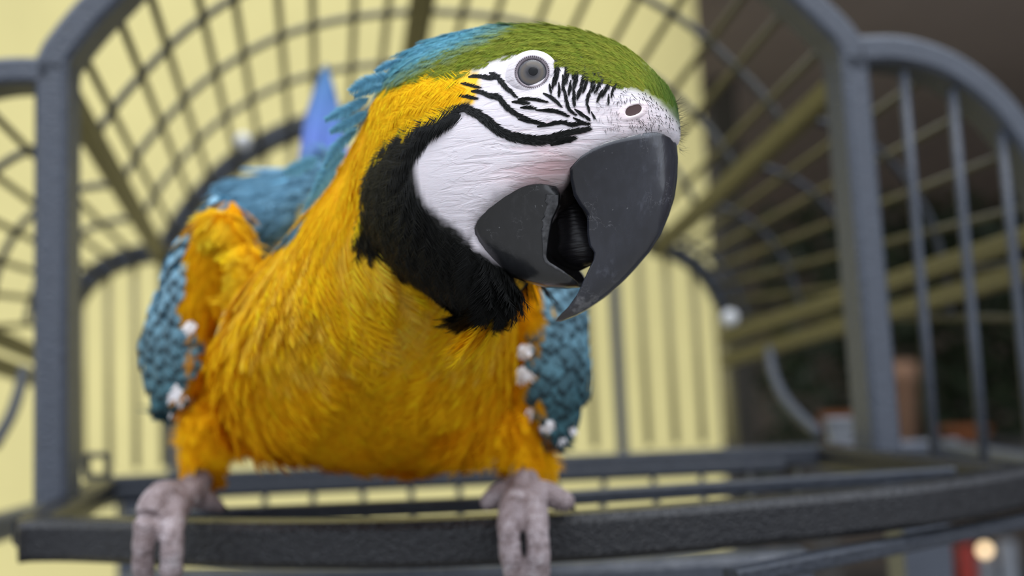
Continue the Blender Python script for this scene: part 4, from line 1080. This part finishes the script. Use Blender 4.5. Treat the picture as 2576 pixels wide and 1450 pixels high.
LW_YEL = [(500, 520), (484, 600), (478, 670), (468, 715), (462, 752), (460, 790), (490, 800), (500, 860), (492, 920), (480, 960), (470, 990), (470, 1030), (560, 1060), (640, 700), (640, 500)]
wl_ = wing(LW_OUT, (475, 790), lambda x, y: 0.437 + (560 - x) * 0.00010, 0.013, LW_YEL, (-0.22, 1.0), 1.5, whites=((488, 818, 15), (455, 985, 24), (446, 1040, 20)))
RW_OUT = [(1330, 660), (1300, 720), (1293, 803), (1293, 881), (1290, 948), (1304, 1000), (1335, 1052), (1366, 1093), (1385, 1118), (1408, 1110), (1434, 1085), (1458, 1028), (1478, 967), (1482, 897), (1475, 793), (1462, 735), (1440, 670), (1390, 630)]
RW_YEL = [(1280, 640), (1351, 640), (1351, 726), (1348, 800), (1330, 834), (1340, 876), (1325, 922), (1345, 965), (1322, 990), (1350, 1031), (1362, 1083), (1340, 1100), (1260, 1000)]
wr_ = wing(RW_OUT, (1385, 880), lambda x, y: 0.424 + (x - 1300) * 0.00010, 0.014, RW_YEL, (0.10, 1.0), 1.5, whites=((1326, 880, 17), (1322, 938, 20), (1330, 1030, 22), (1376, 1056, 13), (1407, 1104, 15), (1428, 1073, 8)))

# pocket of yellow underwing feathers by the left shoulder
def tuft(outline, centre, depth, W, n, L, direction, name='underwing_tuft'):
    v, f = pillow(outline, centre, depth=depth, W=W, p=2.2, n=40, K=7)
    V, N, T = remeshed([(v, f)], 0.002, 2)
    col = np.tile([1.0, 0.55, 0.008], (len(V), 1))
    o = tri_mesh(name, V, T, M_FEATH, bird, col=col, smooth=True, label='fluffy yellow underwing tuft')
    p, nn = sample(V, N, T, n, RNG)
    D = tangent_dir(np.tile(np.array(direction), (n, 1)) + RNG.normal(size=(n, 2)) * .3, nn)
    c = mixc(np.tile([1.0, .60, .010], (n, 1)), np.tile([1.0, .70, .04], (n, 1)), RNG.random(n)) * (0.85 + .3 * RNG.random(n))[:, None]
    Ln = L * (0.8 + .4 * RNG.random(n))
    child(lay('tuft_feathers', p, nn, D, Ln, Ln * .6, np.full(n, .15), np.full(n, .1), c, 'downy', M_FEATH, None), o)
    return o
tuft([(512, 560), (530, 535), (560, 530), (595, 548), (620, 585), (628, 625), (598, 605), (550, 606), (520, 606), (508, 590)], (560, 572), 0.418, 0.009, 260, 0.010, (-.1, 1))
tuft([(592, 605), (632, 612), (655, 680), (640, 725), (600, 740), (580, 745), (582, 710), (594, 660)], (620, 680), 0.415, 0.009, 260, 0.012, (-.55, .85))

# --- tail, raised behind the back: long blades
M_TAIL = feather_material('tail_vane', 0.1, 0.5)
tail = None
def blade(name, px, d0, d1, hw, col0, col1, parent):
    """px: centre line from base to tip; hw: half widths in pixels; real blade with a folded rachis"""
    c_ = spline(px, 16); u = np.linspace(0, 1, 16); hwv = np.interp(u, np.linspace(0, 1, len(hw)), hw)
    d = d0 + (d1 - d0) * u; V = []
    for j, (a, dz) in enumerate(((-1, .004), (-.5, .0016), (0, 0), (.5, .0016), (1, .004))):
        V.append(P(c_[:, 0] + a * hwv, c_[:, 1] + a * hwv * .12, d + dz))
    top = np.stack(V, 1); back = top + FW * 0.0012
    rows = np.concatenate([top, back[:, ::-1]], 1); V = rows.reshape(-1, 3)
    F = grid_faces(16, 10, True) + [tuple(range(10)), tuple(range(150, 160))[::-1]]
    T = []
    for q in F: T += [(q[0], q[i], q[i + 1]) for i in range(1, len(q) - 1)]
    col = np.repeat(mixc(np.tile(col0, (16, 1)), np.tile(col1, (16, 1)), u), 10, 0)
    return tri_mesh(name, V, np.array(T), M_TAIL, parent, col=col, smooth=True)
tail = blade('tail', [(812, 460), (812, 390), (812, 320), (816, 240), (820, 160)], 0.60, 0.72, [60, 58, 48, 30, 3], (0.10, 0.12, 0.50), (0.07, 0.22, 0.45), bird)
tail['label'] = 'raised blue violet tail feathers'
child(blade('tail_feather', [(835, 460), (838, 380), (838, 300), (836, 230)], 0.597, 0.69, [40, 38, 28, 3], (0.08, 0.11, 0.46), (0.07, 0.18, 0.42), None), tail)
child(blade('tail_feather', [(785, 460), (788, 400), (796, 330), (806, 240)], 0.598, 0.70, [40, 36, 24, 3], (0.06, 0.13, 0.40), (0.06, 0.18, 0.40), None), tail)
# scapular and flight feather edges lying across the back
for px, hw, c0, c1, d0, d1 in (([(800, 440), (700, 432), (605, 428)], [9, 10, 4], (0.17, 0.36, 0.52), (0.22, 0.40, 0.55), .50, .53), ([(790, 452), (690, 458), (600, 470), (548, 478)], [16, 22, 18, 5], (0.12, 0.33, 0.50), (0.10, 0.28, 0.42), .488, .495),
                               ([(800, 480), (720, 520), (660, 590), (640, 640)], [26, 34, 26, 5], (0.10, 0.28, 0.44), (0.08, 0.22, 0.36), .462, .452), ([(740, 470), (660, 500), (600, 545), (560, 570)], [26, 30, 22, 5], (0.12, 0.34, 0.50), (0.09, 0.25, 0.40), .468, .470)):
    q = np.array(px); u = spline(px, 16)
    t = np.gradient(u, axis=0); t /= np.linalg.norm(t, axis=1)[:, None]; nr = np.stack([-t[:, 1], t[:, 0]], 1)
    hv = np.interp(np.linspace(0, 1, 16), np.linspace(0, 1, len(hw)), hw); d = np.linspace(d0, d1, 16)
    cols_ = [P(u[:, 0] + a * hv * nr[:, 0], u[:, 1] + a * hv * nr[:, 1], d + z) for a, z in ((-1, .003), (-.5, .0008), (0, 0), (.5, .0008), (1, .003))]
    top = np.stack(cols_, 1); back = top + FW * .001; rows = np.concatenate([top, back[:, ::-1]], 1)
    F = grid_faces(16, 10, True) + [tuple(range(10)), tuple(range(150, 160))[::-1]]; T = []
    for f_ in F: T += [(f_[0], f_[i], f_[i + 1]) for i in range(1, len(f_) - 1)]
    tri_mesh('scapular_feather', rows.reshape(-1, 3), np.array(T), M_TAIL, bird, col=np.repeat(mixc(np.tile(c0, (16, 1)), np.tile(c1, (16, 1)), np.linspace(0, 1, 16)), 10, 0), smooth=True)

# loose blue feathers standing off the nape
for px, hw, d0 in (([(985, 190), (930, 205), (880, 230)], [16, 22, 4], .335), ([(970, 215), (925, 228), (893, 243)], [12, 16, 4], .336), ([(930, 245), (870, 278), (820, 302)], [14, 20, 3], .345), ([(925, 280), (870, 315), (832, 332)], [14, 20, 3], .347),
                   ([(900, 320), (850, 370), (818, 420)], [14, 20, 4], .36), ([(870, 380), (825, 430), (790, 490)], [14, 22, 4], .375), ([(1020, 150), (975, 165), (945, 180)], [10, 14, 3], .33), ([(850, 430), (800, 490), (765, 540)], [16, 22, 5], .39), ([(800, 400), (755, 420), (715, 435)], [18, 22, 5], .43)):
    u = spline(np.array(px), 60); n_ = len(u); hv = np.interp(np.linspace(0, 1, n_), np.linspace(0, 1, 3), hw)
    t = np.gradient(u, axis=0); t /= np.linalg.norm(t, axis=1)[:, None]; nr = np.stack([-t[:, 1], t[:, 0]], 1)
    V, T, C = [], [], []
    for sd_ in (-1, 1):
        for i in range(n_ - 1):
            i2 = min(n_ - 1, i + 9); a, b_ = u[i], u[i + 1]; tip = u[i2] + nr[i] * sd_ * hv[i] * (.85 + .3 * RNG.random()) + t[i] * 5
            dd = d0 + 0.012 * i / n_; o_ = len(V)
            b_ = u[min(n_ - 1, i + 4)]; V += [P(a[0], a[1], dd), P(b_[0], b_[1], dd), P(tip[0], tip[1], dd + .0015 * RNG.random())]; T.append((o_, o_ + 1, o_ + 2)); C += [np.array([.16, .40, .55]) * (.8 + .4 * RNG.random())] * 3
    tri_mesh('nape_feather', np.array(V), np.array(T), M_FEATH, bird, col=np.array(C))

# --- legs and feet on the rim
def foot(name, chains, label):
    parts = []
    for pts, rr in chains:
        pts = np.array(pts, float); n = 22
        px = spline(pts[:, :2], n); d = np.interp(np.linspace(0, 1, n), np.linspace(0, 1, len(pts)), pts[:, 2])
        r = np.interp(np.linspace(0, 1, n), np.linspace(0, 1, len(rr)), rr) * (1 + 0.05 * np.sin(np.arange(n) * 2.1))
        parts.append(tube(P(px[:, 0], px[:, 1], d), r * d / FPX, 14))
    V, N, T = remeshed(parts, 0.0011, 3)
    o = tri_mesh(name, V, T, M_FOOT, bird, smooth=True, label=label)
    return o
def claws(par, lst):
    for pts, r in lst:
        pts = np.array(pts, float); q = spline(pts[:, :2], 10); d = np.linspace(pts[0, 2], pts[-1, 2], 10)
        v, f = tube(P(q[:, 0], q[:, 1], d), np.linspace(r, 2, 10) * d / FPX, 10); child(mk('claw', v, f, M_CLAW), par)
f1 = foot('foot', [([(520, 1150, .468), (508, 1200, .462), (478, 1238, .452)], [22, 30, 38]),
                   ([(470, 1240, .450), (400, 1252, .432), (372, 1300, .420), (362, 1370, .418), (360, 1440, .420), (372, 1500, .427)], [34, 38, 32, 28, 27, 22]),
                   ([(480, 1245, .448), (450, 1265, .432), (434, 1310, .419), (433, 1375, .417), (431, 1440, .419), (424, 1500, .427)], [34, 36, 31, 29, 29, 23]),
                   ([(490, 1250, .454), (520, 1262, .458), (548, 1276, .463)], [30, 26, 18]), ([(470, 1250, .456), (440, 1268, .468), (432, 1276, .474)], [28, 22, 18])], 'grey scaly foot gripping the rim below the drooping wing')
claws(f1, [([(373, 1500, .427), (385, 1540, .431), (410, 1560, .436)], 17), ([(424, 1500, .427), (436, 1540, .431), (460, 1560, .436)], 17), ([(548, 1276, .463), (566, 1280, .466), (578, 1288, .468)], 11)])
f2 = foot('foot', [([(1318, 1120, .440), (1318, 1180, .434), (1315, 1235, .424)], [26, 36, 44]),
                   ([(1310, 1240, .422), (1290, 1275, .408), (1280, 1330, .396), (1284, 1395, .394), (1296, 1450, .397), (1304, 1505, .404)], [38, 34, 30, 29, 28, 24]),
                   ([(1320, 1240, .422), (1342, 1275, .408), (1350, 1330, .396), (1355, 1395, .394), (1356, 1450, .397), (1358, 1505, .404)], [38, 35, 31, 30, 29, 24]),
                   ([(1330, 1235, .426), (1385, 1248, .422), (1420, 1262, .418)], [32, 34, 27]), ([(1300, 1235, .428), (1255, 1245, .428), (1232, 1262, .428)], [32, 30, 26])], 'grey scaly foot gripping the rim under the hooked beak')
claws(f2, [([(1304, 1505, .404), (1312, 1545, .408), (1330, 1570, .418)], 17), ([(1358, 1505, .404), (1366, 1545, .408), (1384, 1570, .418)], 17), ([(1425, 1266, .418), (1440, 1276, .419), (1444, 1290, .421)], 12)])
